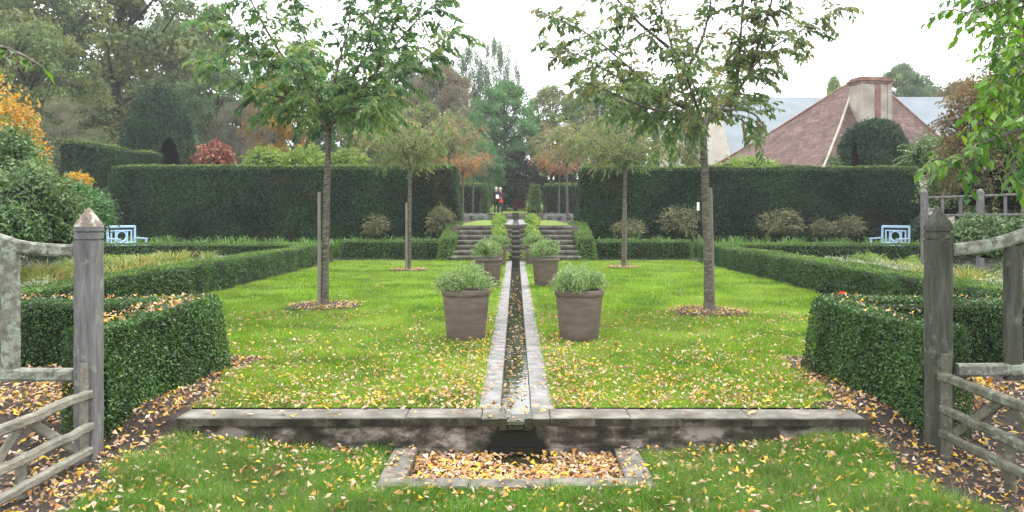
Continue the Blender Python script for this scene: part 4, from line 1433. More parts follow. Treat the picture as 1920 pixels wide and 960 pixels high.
for px, pt, D, w, side in ((1580, 482, 18, 90, 1), (1640, 484, 16.5, 110, 1), (1700, 492, 14.5, 90, 1), (1860, 520, 11.8, 110, 1), (1560, 480, 20.5, 70, 1), (1905, 505, 12.5, 70, 1), (385, 482, 19, 60, 0), (300, 500, 16.5, 60, 0), (70, 522, 11.6, 90, 0), (205, 512, 13.2, 80, 0), (420, 480, 20, 60, 0)):
    shrub('silver_perennial', px, pt, 400 + 1500 * 1.5 / D, w, D, M['silverbed'], 1500, .05, 'pale silvery low perennial in the bed of the ' + ('tiled-house side' if side else 'oak side'), 'perennial',
          'silvery perennials in the bed of the ' + ('tiled-house side' if side else 'oak side'), lumps=4)
# twiggy yellowing bushes against the yew walls
for px, pt, w, lab in ((1180, 408, 70, 'sparse brownish bush at the yew foot near the small tan tree'), (1275, 384, 75, 'tallest yellowing bush at the yew foot, by the olive cherry trunk'), (1465, 388, 85, 'wide grey-gold bush at the yew foot, midway to the white-blue bench'),
                       (1590, 400, 55, 'small pale bush at the yew foot, closest to the white-blue bench'), (1540, 408, 40, 'smallest pale twiggy bush at the yew foot'), (705, 400, 45, 'thin twiggy bush at the yew foot, oak side'), (826, 384, 50, 'pale upright bush at the yew end by the steps, oak side')):
    shrub('yellowing_bush', px, pt, 452, w, 28.3, M['rosebush'], 800, .065, lab, 'bush', lumps=6, core=False, sprays=110)

# ------------------------------------------------------------------ benches


def make_bench(px, D, rz, label):
    x = W(px, 0, D)[0]
    r = empty('garden_bench', (x, D, 0), label, 'bench', 'pale blue benches at the path ends', rz)
    w = .52
    # local: x along the bench, +y the front
    mb = MB()
    for s in (-1, 1):
        bar(mb, (s * w, 0, .0), (s * w, -.04, 1.08), .06, .06)
    bar(mb, (-w, -.04, 1.06), (w, -.04, 1.06), .06, .08)
    bar(mb, (-w, -.02, .52), (w, -.02, .52), .05, .06)
    mb.obj('back_frame', M['bluepaint'], r)
    mb = MB()
    bar(mb, (-w + .14, -.03, .93), (w - .14, -.03, .93), .04, .045)
    for s in (-1, 1):
        bar(mb, (s * (w - .14), -.03, .54), (s * (w - .14), -.03, .95), .045, .04)
        bar(mb, (s * (w - .30), -.03, .54), (s * (w - .30), -.03, .92), .045, .04)
    for a in range(20):
        t0, t1 = a * math.pi / 10, (a + 1) * math.pi / 10
        bar(mb, (.19 * math.cos(t0), -.03, .74 + .17 * math.sin(t0)), (.19 * math.cos(t1), -.03, .74 + .17 * math.sin(t1)), .045, .045, up=(0, 1, 0))
    mb.obj('back_lattice', M['bluepaint'], r)
    mb = MB()
    for k in range(5):
        bar(mb, (-w, .06 + k * .10, .45), (w, .06 + k * .10, .45), .08, .025)
    mb.obj('seat', M['bluepaint'], r)
    for s in (-1, 1):
        mb = MB()
        bar(mb, (s * w, -.02, .68), (s * w, .56, .66), .065, .04)
        mb.obj('armrest', M['bluepaint'], r)
        mb = MB()
        bar(mb, (s * w, .50, 0), (s * w, .50, .65), .055, .055)
        mb.obj('leg', M['bluepaint'], r)
    return r


make_bench(229, 26.4, rad(-115), 'pale blue lattice bench with ring in its back, by the oak-side yew wall')
make_bench(1678, 26.4, rad(115), 'pale blue lattice bench with ring in its back, by the tiled-house-side yew wall')


# ------------------------------------------------------------------ gate posts, fences, gates
def gate_post(x, y, rz, material, capm, label):
    r = empty('gate_post', (x, y, -.2), label, 'post', None, rz)
    w = .07
    mb = MB()
    def ring(k, z, n=4):
        return [(-k, -k, z), (k, -k, z), (k, k, z), (-k, k, z)]
    def prism(prof):
        v, f = [], []
        for k, z in prof:
            c = k * .12
            v += [(-k + c, -k, z), (k - c, -k, z), (k, -k + c, z), (k, k - c, z), (k - c, k, z), (-k + c, k, z), (-k, k - c, z), (-k, -k + c, z)]
        for i in range(len(prof) - 1):
            for j in range(8):
                f.append((i * 8 + j, i * 8 + (j + 1) % 8, i * 8 + 8 + (j + 1) % 8, i * 8 + 8 + j))
        f.append(tuple(range(len(v) - 8, len(v))))
        return v, f
    n = 14
    prof = [(w * 1.02 + .0015 * math.sin(i * 1.9), -.15 + i * (1.66 / n)) for i in range(n + 1)]
    mb.add(*prism(prof))
    mb.obj('shaft', material, r)
    mb = MB()
    mb.add(*prism([(w * .90, 1.505), (w * .90, 1.522), (w * 1.04, 1.523), (w * 1.04, 1.562), (w * .90, 1.563), (w * .90, 1.576), (w * 1.05, 1.577), (w * 1.05, 1.608)]))
    mb.obj('neck_moulding', material, r)
    mb = MB()
    mb.add(*prism([(w * 1.05, 1.6085), (w * .92, 1.632), (w * .56, 1.680), (w * .20, 1.726), (w * .03, 1.738)]))
    mb.obj('finial', capm, r)
    return r


M['capwood'] = rock_mat('cap_wood', [(.3, (.13, .095, .075)), (.7, (.26, .20, .165))], 8, bump=.8, fine=40, patches=(.36, .37, .31), pscale=12, plim=(.5, .6))
gate_post(-2.972, 5.57, 0, M['greywood'], M['capwood'], 'pale grey square gate post with pointed cap')
gate_post(3.005, 5.69, 0, M['darkwood'], M['darkwood'], 'dark damp square gate post with pointed mossy cap')


def near_fence(s, label, rail, pk, low, D=5.62):
    base = np.array(W(*rail[0][:2], D))
    base[2] = -.15
    r = empty('timber_fence', base, label, 'fence')
    P = lambda px, py, d=0.0: np.array(W(px, py, D + d)) - base
    mb = MB()
    pts = limb_pts([P(a, b) for a, b in rail], 12)
    for a, b in zip(pts[:-1], pts[1:]):
        bar(mb, a, b + (b - a) * .04, .06, .085)
    mb.obj('top_rail', M['lichenwood'], r)
    mb = MB()
    bar(mb, P(*low[0]), P(*low[1]), .07, .088, jag=.002)
    mb.obj('lower_rail', M['lichenwood'], r)
    for px, y0 in pk:
        mb = MB()
        bar(mb, P(px, y0, .01), P(px, 712, .01), .115, .07, up=(0, 1, 0), jag=.002)
        mb.obj('picket', M['lichenwood'] if s < 0 else M['darkwood'], r)
    return r


near_fence(-1, 'lichen-covered timber fence with curving top rail beside the pale gate post', [(140, 470), (90, 468), (38, 462), (0, 450), (-120, 405), (-260, 340)], [(20, 455), (-110, 412), (-240, 355)], [(138, 702), (-260, 702)])
near_fence(1, 'dark timber fence with curving top rail beside the dark gate post', [(1788, 468), (1840, 462), (1885, 452), (1925, 438), (2050, 395), (2190, 335)], [(1899, 462), (2040, 405), (2170, 345)], [(1795, 693), (2190, 693)])


def gate(s, dz, label, mt):
    """low gate swung open towards the camera; x constant, running along -y"""
    x = s * 2.93
    hy = 5.48
    r = empty('garden_gate', (x, hy, -.15), label, 'gate', None)
    zt, zm, zb = .262 + .15 + dz, .035 + .15 + dz, -.13 + .15 + dz
    L = 1.9
    for nm, z, w in (('top_rail', zt, .060), ('middle_rail', zm, .055), ('bottom_rail', zb, .055)):
        mb = MB()
        bar(mb, (0, .02, z), (0, -L, z), .05, w, jag=.003)
        mb.obj(nm, mt, r)
    mb = MB()
    bar(mb, (-s * .02 + s * .0 + s * .05, .02, -.05), (s * .03, .02, .62 + dz * .5), .055, .06, jag=.002)
    mb.obj('hinge_stile', mt, r)
    for a, b in (((-.62, zt - .02), (-.10, zb + .03)), ((-.70, zt - .02), (-1.15, zb + .03)), ((-1.78, zt - .02), (-1.25, zb + .03))):
        mb = MB()
        bar(mb, (s * .028, a[0], a[1]), (s * .028, b[0], b[1]), .025, .062, jag=.002)
        mb.obj('brace', mt, r)
    for yy in (-.66, -1.22):
        mb = MB()
        bar(mb, (s * .05, yy, -.06), (s * .05, yy, zm + .02), .05, .055, jag=.002)
        mb.obj('upright', mt, r)
    return r


gate(-1, 0.0, 'low weathered timber gate standing open by the pale gate post', M['gatewood'])
gate(1, .12, 'low mossy timber gate standing open by the dark gate post', M['mossywood'])

# far fence on the tiled-house side
ff = empty('timber_fence', (9.0, 17.4, 0), 'pale grey open-rail garden fence beyond the shrubs, with finial posts', 'fence')
fb = np.array((9.0, 17.4, 0))
A = lambda px, py, D: np.array(W(px, py, D)) - fb
for px, D in ((1733, 17.8), (1838, 17.2), (1950, 16.6)):
    mb = MB()
    p = A(px, 362, D)
    q = p.copy()
    q[2] = 0
    bar(mb, q, p, .13, .13, up=(0, 1, 0))
    tube(mb, [p, p + [0, 0, .03], p + [0, 0, .07], p + [0, 0, .10]], [.075, .07, .04, .005], 10)
    mb.obj('post', M['greywood'], ff)
for y0, y1 in ((371, 363), (404, 402)):
    mb = MB()
    bar(mb, A(1733, y0, 17.8), A(1950, y1, 16.6), .05, .05)
    mb.obj('rail', M['greywood'], ff)
for px in (1767, 1801, 1885, 1918):
    D = 17.8 - (px - 1733) / 217 * 1.2
    mb = MB()
    bar(mb, A(px, 366, D) , A(px, 450, D), .06, .04, up=(0, 1, 0))
    mb.obj('baluster', M['greywood'], ff)
tagp = MB()
box(tagp, (-.045, -.01, 0), (.045, .01, .30))
tp_ = tagp.obj('plant_tag', M['paper'], None, W(1309, 395, 28.6))
tag(tp_, 'small white tag hung on the yew wall behind the olive cherry trunk', 'tag')

# ------------------------------------------------------------------ topiary arbours


def arbour(px, py_top, py_bot, wpx, D, arch, label, rot=0.0, flat=1.0, n=15000, L=.09, power=2.6):
    cx, _, zt = W(px, py_top, D)
    _, _, zb = W(px, py_bot, D)
    w, h = wpx * D / FPX / 2, zt - zb
    ax, aw, ah = arch
    mb = MB()
    nt, nh = 180, 90

    def surf(a, t):
        rr = (1 - np.clip(t, 0, 1) ** power) ** (1 / 2.0) * (1 - .06 * t)
        return np.stack([rr * np.cos(a) * w, rr * np.sin(a) * w * flat, t * h], -1)

    def inarch(p):
        xx = np.abs(p[:, 0] - ax * w) / (aw * w)
        return (xx < 1) & (p[:, 2] < ah * h * np.sqrt(np.clip(1 - xx ** 2 * .97, 0, 1))) & (p[:, 1] < 0)
    a, t = np.meshgrid(np.linspace(0, 2 * np.pi, nt, endpoint=False), np.linspace(0, 1, nh))
    v = surf(a.ravel(), t.ravel()) * .95
    i, j = np.meshgrid(np.arange(nh - 1), np.arange(nt), indexing='ij')
    q = np.stack([i * nt + j, i * nt + (j + 1) % nt, (i + 1) * nt + (j + 1) % nt, (i + 1) * nt + j], -1).reshape(-1, 4)
    ctr = v[q].mean(1)
    mb.add(v, q[~inarch(ctr)], 0, None, True)
    aa, tt = R.random(n) * 2 * np.pi, R.random(n) ** .85
    p = surf(aa, tt)
    nn = unit(p * np.array([1, 1, .6]) - np.array([0, 0, h * .15]))
    keep = ~inarch(p)
    p, nn = p[keep], nn[keep]
    k = len(p)
    p = p + nn * (wob(p, .10, 1.2) + R.normal(0, .05, k))[:, None]
    ll = L * R.uniform(.7, 1.4, k)
    leaves(mb, p, unit(nn * .5 + R.normal(0, .7, (k, 3))), unit(nn + R.normal(0, .55, (k, 3))), ll, ll * .5, 1)
    o = mb.obj('yew_arbour', [M['hedge_core'], M['yew']], None, (cx, D, zb), rot)
    return tag(o, label, 'topiary')


arbour(296, 164, 330, 134, 38, (.31, .27, .41), 'huge domed yew arbour with dark arched doorway, oak side', rot=rad(22), n=24000)
arbour(1637, 226, 340, 128, 29.8 + 2, (-.5, .11, .66), 'rounded yew arbour with narrow dark slit, before the chimney', rot=rad(-22), power=3.4, n=19000)


# ------------------------------------------------------------------ houses
def house():
    r = empty('tiled_house', (14, 35, 0), 'old house with steep rusty clay-tile hipped roof', 'house')
    o0 = np.array((14, 35, 0.0))
    F, Rr, B, Lc = np.array((11.9, 31.0, 3.2)), np.array((19.6, 33.4, 3.2)), np.array((16.9, 41.0, 3.2)), np.array((8.3, 38.6, 3.1))
    A1 = np.array((15.15, 35.6, 7.45))
    A2 = np.array((16.1, 35.9, 7.45))
    me = bpy.data.meshes.new('roof')
    verts, faces, uvs = [], [], []

    def slope(e0, e1, a0, a1):
        """eave e0-e1 up to a0-a1, kicked out a little at the eaves"""
        rows = []
        for k in range(9):
            t = k / 8
            kick = -.11 * math.sin(math.pi * min(1, t * 1.15))
            p, q = e0 + (a0 - e0) * t, e1 + (a1 - e1) * t
            rows.append((p + [0, 0, kick], q + [0, 0, kick]))
        m = 10
        ed = (e1 - e0) / np.linalg.norm(e1 - e0)
        up = (a0 + a1 - e0 - e1) / 2
        up = up - ed * np.dot(up, ed)
        up /= np.linalg.norm(up)
        st = len(verts)
        for p, q in rows:
            for i in range(m + 1):
                c = p + (q - p) * i / m
                verts.append(c - o0 + np.array([0, 0, .02 * math.sin(c[0] * 3.1 + c[1] * 2.3)]))
                uvs.append((float(np.dot(c - e0, ed)), float(np.dot(c - e0, up))))
        for k in range(8):
            for i in range(m):
                a = st + k * (m + 1) + i
                faces.append((a, a + 1, a + m + 2, a + m + 1))
    slope(F, Rr, A1, A2)
    slope(Rr, B, A2, A2)
    slope(B, Lc, A2, A1)
    slope(Lc, F, A1, A1)
    me.from_pydata([tuple(v) for v in verts], [], faces)
    uv = me.uv_layers.new(name='UVMap')
    for lp in me.loops:
        uv.data[lp.index].uv = uvs[lp.vertex_index]
    me.materials.append(M['tiles'])
    ro = bpy.data.objects.new('roof', me)
    col.objects.link(ro)
    ro.parent = r
    # hip and ridge tiles
    for a, b in ((F, A1), (A1, A2), (Lc, A1), (Rr, A2)):
        mb = MB()
        k = 10
        pts = np.array([a + (b - a) * t for t in np.linspace(0, 1, k)]) - o0
        if a is not A1:
            pts[:, 2] += -.11 * np.sin(np.pi * np.minimum(1, np.linspace(0, 1, k) * 1.15)) + .02
        tube(mb, pts, .055, 8)
        mb.obj('ridge_tiles', M['cream'] if a is F else M['brick'], ro)
    mb = MB()
    ins = lambda p: p + (np.array((14.4, 35.9, 3.2)) - p) * .06 - o0
    ring = [ins(p) for p in (F, Rr, B, Lc)]
    hexa(mb, [p * [1, 1, 0] + [0, 0, 0] for p in ring], [p + [0, 0, -.03] for p in ring])
    mb.obj('wall', M['plaster'], r)
    # chimney standing on the hip end
    cx, cy = 15.05, 33.9
    ch = None
    mb = MB()
    c0 = np.array((cx, cy, 0)) - o0
    an = math.atan2(*(Rr - F)[[1, 0]]) * .55
    def cbox(m, x0, x1, y0, y1, z0, z1, bev=0.0):
        c, s = math.cos(an), math.sin(an)
        f = lambda x, y, z: (c0[0] + x * c - y * s, c0[1] + x * s + y * c, z)
        hexa(m, [f(x0, y0, z0), f(x1, y0, z0), f(x1, y1, z0), f(x0, y1, z0)], [f(x0, y0, z1), f(x1, y0, z1), f(x1, y1, z1), f(x0, y1, z1)], 0, .5, bev)
    cbox(mb, -.78, .80, -.42, .5, 4.3, 5.25)
    cbox(mb, -.70, .70, -.36, .45, 5.25, 6.95)
    ch = mb.obj('chimney', M['cream'], r)
    mb = MB()
    cbox(mb, -.75, .75, -.42, .50, 6.95, 7.05)
    cbox(mb, -.80, .80, -.47, .54, 7.052, 7.13)
    cbox(mb, -.72, .72, -.38, .46, 7.132, 7.22)
    mb.obj('cap', M['brick'], ch)
    for x0, x1, nm, mt in ((-.06, .20, 'brick_panel', M['brick']),):
        mb = MB()
        cbox(mb, x0, x1, -.385, -.355, 5.45, 6.94)
        mb.obj(nm, mt, ch)
    for s in (-1, 1):
        mb = MB()
        cbox(mb, s * .62 - .10, s * .62 + .10, -.40, -.362, 5.25, 6.94)
        mb.obj('pilaster', M['cream'], ch)
    return r


house()


def long_house():
    r = empty('slate_roofed_barn', (20, 52, 0), 'long pale building with blue-grey slate roof and rendered gable', 'house')
    o0 = np.array((20, 52, 0))
    zr = 9.35
    x0, x1 = 13.2, 34.0
    mb = MB()
    box(mb, (x0 - 20, -2, 0), (x1 - 20, 6, 4.3))
    # gable triangle
    mb.add([(x0 - 20, -2, 4.3), (x0 - 20, 6, 4.3), (x0 - 20, 2, zr - .15), (x0 - 19.7, -2, 4.3), (x0 - 19.7, 6, 4.3), (x0 - 19.7, 2, zr - .15)], [(0, 2, 1), (3, 4, 5), (0, 3, 5, 2), (1, 2, 5, 4)])
    mb.obj('wall', M['plaster'], r)
    mb = MB()
    for sgn, ya in ((1, -2.3), (-1, 6.3)):
        v = [(x0 - 20 + .3, ya, 4.1), (x1 - 20, ya, 4.1), (x1 - 20, 2, zr), (x0 - 20 + .3, 2, zr)]
        v += [(a, b, c - .12) for a, b, c in v]
        mb.add(v, [(0, 1, 2, 3), (7, 6, 5, 4), (0, 4, 5, 1), (1, 5, 6, 2), (2, 6, 7, 3), (3, 7, 4, 0)])
    mb.obj('roof', M['zincroof'], r)
    mb = MB()
    bar(mb, (x0 - 20 + .15, -2.35, 4.1), (x0 - 20 + .15, 2, zr + .12), .32, .2)
    mb.obj('gable_coping', M['cream'], r)
    mb = MB()
    box(mb, (x0 - 23.2, -1.8, 0), (x0 - 20.05, 3.5, 7.0))
    mb.obj('lean_to', M['plaster'], r)
    return r


long_house()


# ------------------------------------------------------------------ background trees
def crown_tree(name, h, shape, nclump, per, clump_r, L, leafm, barkm=None, seed=0, zlo=.25, thin=.55, trunk=True, tall=.7):
    """tree of leaf clumps through the crown's volume, about h tall, on a limbed trunk"""
    root = bpy.data.objects.new(name, None)
    col.objects.link(root)
    tm, lm = MB(), MB()
    cs = []
    while len(cs) < nclump:
        p = R.uniform(-1, 1, 3)
        z = (p[2] + 1) / 2
        rr = shape(z)
        rad_ = math.hypot(p[0], p[1])
        if rad_ < 1 and rad_ > .25 * R.random():
            cs.append((p[0] * rr * h, p[1] * rr * h, (zlo + (1 - zlo) * z) * h))
    cs = np.array(cs)
    for c in cs:
        k = R.uniform(.65, 1.3)
        rb = np.clip(.5 + R.normal(0, .2), .05, .95)
        blob_leaves(lm, c, (clump_r * h * k, clump_r * h * k, clump_r * h * k * tall), per, L * h, 0, rb=rb, shell=.35, thin=thin, lo=-.7)
    if trunk:
        top = np.array([R.normal(0, .02) * h, R.normal(0, .02) * h, .8 * h])
        tp = limb_pts([(0, 0, -.02 * h), (.01 * h, 0, .2 * h), (-.01 * h, .01 * h, .5 * h), top], 12)
        tube(tm, tp, np.linspace(.028 * h, .005 * h, 12), 9)
        for c in cs[:: max(1, len(cs) // 26)]:
            b = np.array([0, 0, max(.16 * h, min(.7 * h, c[2] - .6 * math.hypot(c[0], c[1])))])
            b[:2] = [np.interp(b[2], tp[:, 2], tp[:, 0]), np.interp(b[2], tp[:, 2], tp[:, 1])]
            tube(tm, limb_pts([b, (b + c) / 2 + np.array([0, 0, -.02 * h]), c], 7), np.linspace(.010 * h, .002 * h, 7), 5)
    o1 = tm.obj('trunk', barkm or M['barkdark'], root)
    o2 = lm.obj('crown', leafm, root)
    return root


broad = lambda z: .46 * math.sqrt(max(0, 1 - (2 * z - .9) ** 2 / 1.25))
roundc = lambda z: .40 * math.sqrt(max(0, 1 - (2 * z - 1) ** 2))
fast_ = lambda z: .20 * (1 - z ** 2) ** .5 * (.5 + .6 * z)
protos = {
    'broad': crown_tree('broadleaf_tree', 10, broad, 210, 210, .075, .0195, M['oak'], zlo=.16),
    'round': crown_tree('broadleaf_tree', 10, roundc, 190, 190, .07, .0195, M['midgreen'], zlo=.05),
    'airy': crown_tree('broadleaf_tree', 10, broad, 140, 190, .09, .016, M['twig'], zlo=.06, thin=.25, barkm=M['bark']),
    'upright': crown_tree('broadleaf_tree', 10, lambda z: .30 * (1 - z ** 4) ** .5 * (.75 + .5 * z), 330, 120, .026, .015, M['oak_green'], zlo=.1, thin=.35, tall=3.2),
}
used = {k: False for k in protos}


def bg(kind, px, py_top, D, wpx, material, label, py_bot=None, rz=None, group=None, bark=None):
    x, _, zt = W(px, py_top, D)
    zb = float(H(x, D)) if py_bot is None else W(px, py_bot, D)[2]
    h = (zt - zb) / 10
    nat = {'broad': 8.6, 'round': 9.0, 'airy': 8.8, 'upright': 6.2}[kind]
    w = wpx * D / FPX / nat
    mats = {'crown': material}
    if bark:
        mats['trunk'] = bark
    src = protos[kind]
    o = dup(src, (x, D, zb), R.random() * 6 if rz is None else rz, (w, w, h), label, group, mats)
    o['label'] = label
    o['category'] = 'tree' if py_bot is None else 'shrub'
    return o


bg('broad', 225, -75, 58, 420, M['oak'], 'huge olive-green oak towering over the domed yew arbour')
bg('broad', 30, -110, 66, 380, M['oak_green'], 'tall grey-green tree behind and beside the huge oak')
bg('broad', 60, 60, 44, 250, M['oak'], 'broad olive tree behind the orange maple')
bg('round', 405, 125, 52, 170, M['oak_green'], 'soft grey-green tree just behind the domed yew arbour')
bg('airy', 125, 188, 33, 125, M['willow'], 'silvery fine-leaved willow bush rising behind the yew hedge', py_bot=345)
bg('airy', 452, 195, 42, 130, M['twig'], 'grey twiggy leafless bush behind the red-plum shrub', py_bot=340)
bg('broad', 515, 150, 50, 120, M['yellow'], 'golden yellow autumn tree behind the green cherry')
bg('round', 560, 88, 64, 150, M['oak_green'], 'deep green tall tree behind the golden one')
bg('round', 640, 150, 60, 130, M['oak_green'], 'green tree filling the back of the cherry crown')
bg('upright', 480, 100, 75, 110, M['oak_green'], 'hazy far tree in the sky gap behind the soft grey-green tree')
bg('round', 720, 158, 47, 90, M['paleyellow'], 'pale yellow-green tree behind the small olive tree')
bg('broad', 690, 185, 40, 110, M['olive_tan'], 'olive young tree behind the yew wall, below the green cherry crown')
bg('broad', 770, 118, 84, 170, M['oak_green'], 'hazy grey-green tree far behind the pale yellow one')
bg('broad', 828, 130, 74, 140, M['greybrown'], 'grey-brown fading tree at the garden end')
bg('upright', 878, 100, 88, 95, M['oak_green'], 'tall poplar-like tree, shorter of the two upright crowns')
bg('upright', 930, 88, 88, 110, M['oak_green'], 'tall poplar-like tree, taller of the two upright crowns')
bg('round', 945, 160, 66, 175, M['midgreen'], 'full fresh-green round tree straight above the cascade')
bg('round', 1035, 168, 74, 140, M['olive_tan'], 'olive-gold tree next to the fresh-green round one')
bg('round', 800, 200, 56, 110, M['olive_tan'], 'mottled olive tree between pale yellow and fresh-green trees')
bg('round', 1110, 160, 66, 160, M['oak_green'], 'green tree behind the crown of the small tan tree')
bg('round', 1200, 150, 70, 150, M['oak_green'], 'grey-green tree behind the olive cherry crown')
bg('broad', 1285, 225, 39, 70, M['olive_tan'], 'small yellowing tree behind the olive cherry trunk, beside the white gable')
bg('round', 965, 285, 64, 95, M['darkgreen'], 'very dark dense tree behind the two people')
bg('round', 905, 268, 60, 90, M['midgreen'], 'mid-green bushy tree behind the bright orange young tree')
bg('round', 1040, 275, 61, 100, M['darkgreen'], 'dark tree behind the terrace avenue, opposite the people')
bg('broad', 1690, 130, 74, 130, M['oak_green'], 'far green tree showing over the slate roof beside the chimney')
bg('round', 1565, 150, 78, 60, M['lime'], 'far lime-green treetop peeping over the slate roof')
bg('broad', 1800, 160, 62, 120, M['copper'], 'brownish far tree beyond the slate roof end')
for k_, pr in protos.items():       # the first of each kind becomes a tree of the wood at the back
    pass
pp = [('broad', -33, 78, 1.75, 'oak_green', 'tall green tree at the wood edge far behind the oak'), ('round', 40, 80, 1.2, 'oak_green', 'green tree far behind the slate-roofed building'),
      ('airy', -9, 84, 1.25, 'greybrown', 'thin grey tree in the far wood'), ('upright', 9.5, 92, 1.3, 'oak_green', 'slim upright tree in the far wood, behind the olive cherry')]
for kd, x, y, sc, mn, lab in pp:
    o = protos[kd]
    o.location = (x, y, float(H(x, y)))
    o.scale = (sc,) * 3
    tag(o, lab, 'tree')
    for ch in o.children:
        if ch.name.startswith('crown'):
            ch.material_slots[0].link = 'OBJECT'
            ch.material_slots[0].material = M[mn]

# one unbroken belt of woodland at the back
mb = MB()
for k in range(170):
    x = R.uniform(-75, 75)
    y = R.uniform(93, 104)
    for j in range(3):
        z = 3 + R.uniform(0, 6.5) * (1.35 if x < -18 else 1.0)
        blob_leaves(mb, (x + R.normal(0, 1.4), y, z), (2.3, 2.0, 1.8), 70, .5, 0, rb=R.uniform(.1, .9), lo=-.8)
v0 = [(-80, 105, 2), (80, 105, 2), (80, 106, 6), (-80, 106, 6)]
mb.add(v0, [(0, 1, 2, 3)], 0, [.1])
tag(mb.obj('woodland', M['oak_green']), 'belt of grey-green woodland closing the view behind the garden', 'wood', kind='stuff')

# ------------------------------------------------------------------ shrubs of the middle distance
shrub('plum_shrub', 402, 264, 330, 78, 34, M['purple'], 2200, .13, 'rounded red-plum shrub peeping over the yew wall')
for px, w, lab, pt in ((495, 85, 'lime-green bush above the yew wall, nearer the plum shrub', 274), (575, 95, 'lime-green bush above the yew wall, widest of three', 272), (655, 75, 'lime-green bush above the yew wall, beside the cherry trunk', 276)):
    shrub('lime_bush', px, pt, 340, w, 33, M['lime'], 2600, .11, lab)
shrub('pale_bush', 1405, 288, 340, 110, 31.8, M['lime'], 1800, .11, 'low pale green bush under the tiled roof eaves')
shrub('pale_bush', 1745, 248, 350, 110, 27, M['shrubmix'], 2600, .10, 'pale green tall bush beside the slit yew arbour')
shrub('green_bush', 1560, 292, 340, 50, 31.6, M['midgreen'], 900, .10, 'small green bush below the hip of the tiled roof')
shrub('pink_shrub', 974, 372, 400, 26, 63, M['pinkflower'], 900, .14, 'far magenta-red flowering shrub behind the cascade', core=False)
# left border
shrub('orange_maple', 8, 168, 440, 130, 17, M['maple'], 7000, .10, 'orange and yellow maple at the picture edge of the oak side', cat='tree', lumps=13, sprays=160)
shrub('green_shrub', 22, 232, 460, 130, 14.5, M['shrubmix'], 8000, .085, 'rounded fresh-green shrub in front of the orange maple', lumps=11, sprays=120)
shrub('flowering_shrub', 60, 302, 500, 170, 13, M['shrubmix'], 9000, .075, 'mixed green shrub with pale leaves behind the curving fence rail', lumps=13, sprays=200)
shrub('green_shrub', 135, 336, 470, 130, 16.5, M['midgreen'], 8000, .07, 'soft green feathery shrub beside the pale gate post', lumps=11, sprays=140)
shrub('pale_shrub', 100, 335, 470, 90, 15, M['silverleaf'], 3600, .08, 'pale grey-leaved shrub poking through the feathery green one', lumps=7, sprays=90)
shrub('dark_shrub', 195, 355, 470, 62, 28.3, M['bluegreen'], 3000, .10, 'dark green pointed shrub at the yew wall end, oak side')
shrub('orange_shrub', 145, 322, 360, 60, 19, M['maple'], 300, .10, 'wisp of orange leaves before the yew hedge', lumps=4, core=False, sprays=30)
shrub('dark_shrub', 15, 385, 500, 120, 11.8, M['box'], 5000, .07, 'dark low shrub directly behind the curving fence rail', sprays=80)
# right border
shrub('green_shrub', 1850, 402, 500, 150, 14.5, M['shrubmix'], 7000, .075, 'pale green spreading shrub before the grey garden fence', lumps=11, sprays=160)
shrub('green_shrub', 1935, 408, 500, 100, 13, M['shrubmix'], 5000, .075, 'leafy green shrub growing over the far end of the grey fence', sprays=100)
shrub('dark_shrub', 1735, 400, 470, 60, 28.4, M['bluegreen'], 2600, .09, 'dark shrub beside the pale blue bench, tiled-house side')
shrub('copper_shrub', 1835, 120, 430, 150, 20, M['copper'], 7000, .10, 'tall brownish loose shrub behind the bright green branches', lumps=13, core=False, sprays=260)
shrub('copper_shrub', 1880, 215, 430, 190, 19.8, M['rosebush'], 9000, .09, 'broad brown-green shrub rising over the grey garden fence', lumps=12, sprays=200)
shrub('green_bush', 1905, 60, 400, 150, 24, M['shrubmix'], 8000, .11, 'tall green bush at the picture edge behind the brownish shrub', lumps=11, sprays=120)
shrub('green_bush', 1790, 262, 430, 120, 24, M['shrubmix'], 7000, .10, 'green bush at the yew wall end, behind the grey garden fence', lumps=9, sprays=120)


# overhanging branches of trees standing outside the frame
def edge_tree(label, D, base_x, limbs, leafm, L, step, spacing, tw_len, r0=.09):
    b = np.array((base_x, D, float(H(base_x, D))))
    root = empty('overhanging_tree', b, label, 'tree')
    tm, lm = MB(), MB()
    z1 = 2.2 - b[2]
    tube(tm, [(0, 0, -.05), (.01, 0, z1 * .5), (0, 0, z1)], [r0, r0 * .85, r0 * .7], 12)
    for lp in limbs:
        pts = [np.array((0, 0, z1 - .15 * R.random()))] + pix_limb(b, D, lp)
        grow(tm, lm, pts, .03, spacing, tw_len, L, step, .45, start=.35, sub=2)
    tm.obj('trunk', M['bark'], root)
    lm.obj('crown', leafm, root)
    return root


edge_tree('bright green leafy branches hanging in over the dark gate post', 6.0, 4.9, [
    [(2080, 60, 0), (1990, 20, -.1), (1900, 0, -.2), (1810, 25, -.3)],
    [(2080, 150, 0), (2000, 110, .2), (1920, 110, .3), (1855, 150, .3)],
    [(2080, 200, 0), (2010, 170, -.2), (1930, 180, -.3), (1865, 225, -.4)],
    [(2080, 100, .4), (2000, 60, .5), (1930, 50, .6), (1870, 75, .6)],
    [(2080, 220, -.3), (1980, 225, -.5), (1860, 262, -.6), (1770, 312, -.6)],
    [(2080, -40, 0), (2000, -60, 0), (1900, -45, 0), (1830, -20, 0)],
    [(2080, 20, .5), (2000, 0, .6), (1920, 15, .7), (1850, 55, .8)],
    [(2080, 140, -.4), (2000, 120, -.5), (1930, 130, -.5), (1880, 170, -.5)],
    [(2080, 60, -.5), (2000, 90, -.6), (1930, 95, -.6), (1890, 120, -.6)],
    [(2080, 160, 1.3), (2000, 150, 1.3), (1920, 90, 1.3), (1860, 110, 1.3)],
], M['brightgreen'], .088, .034, .075, .40)
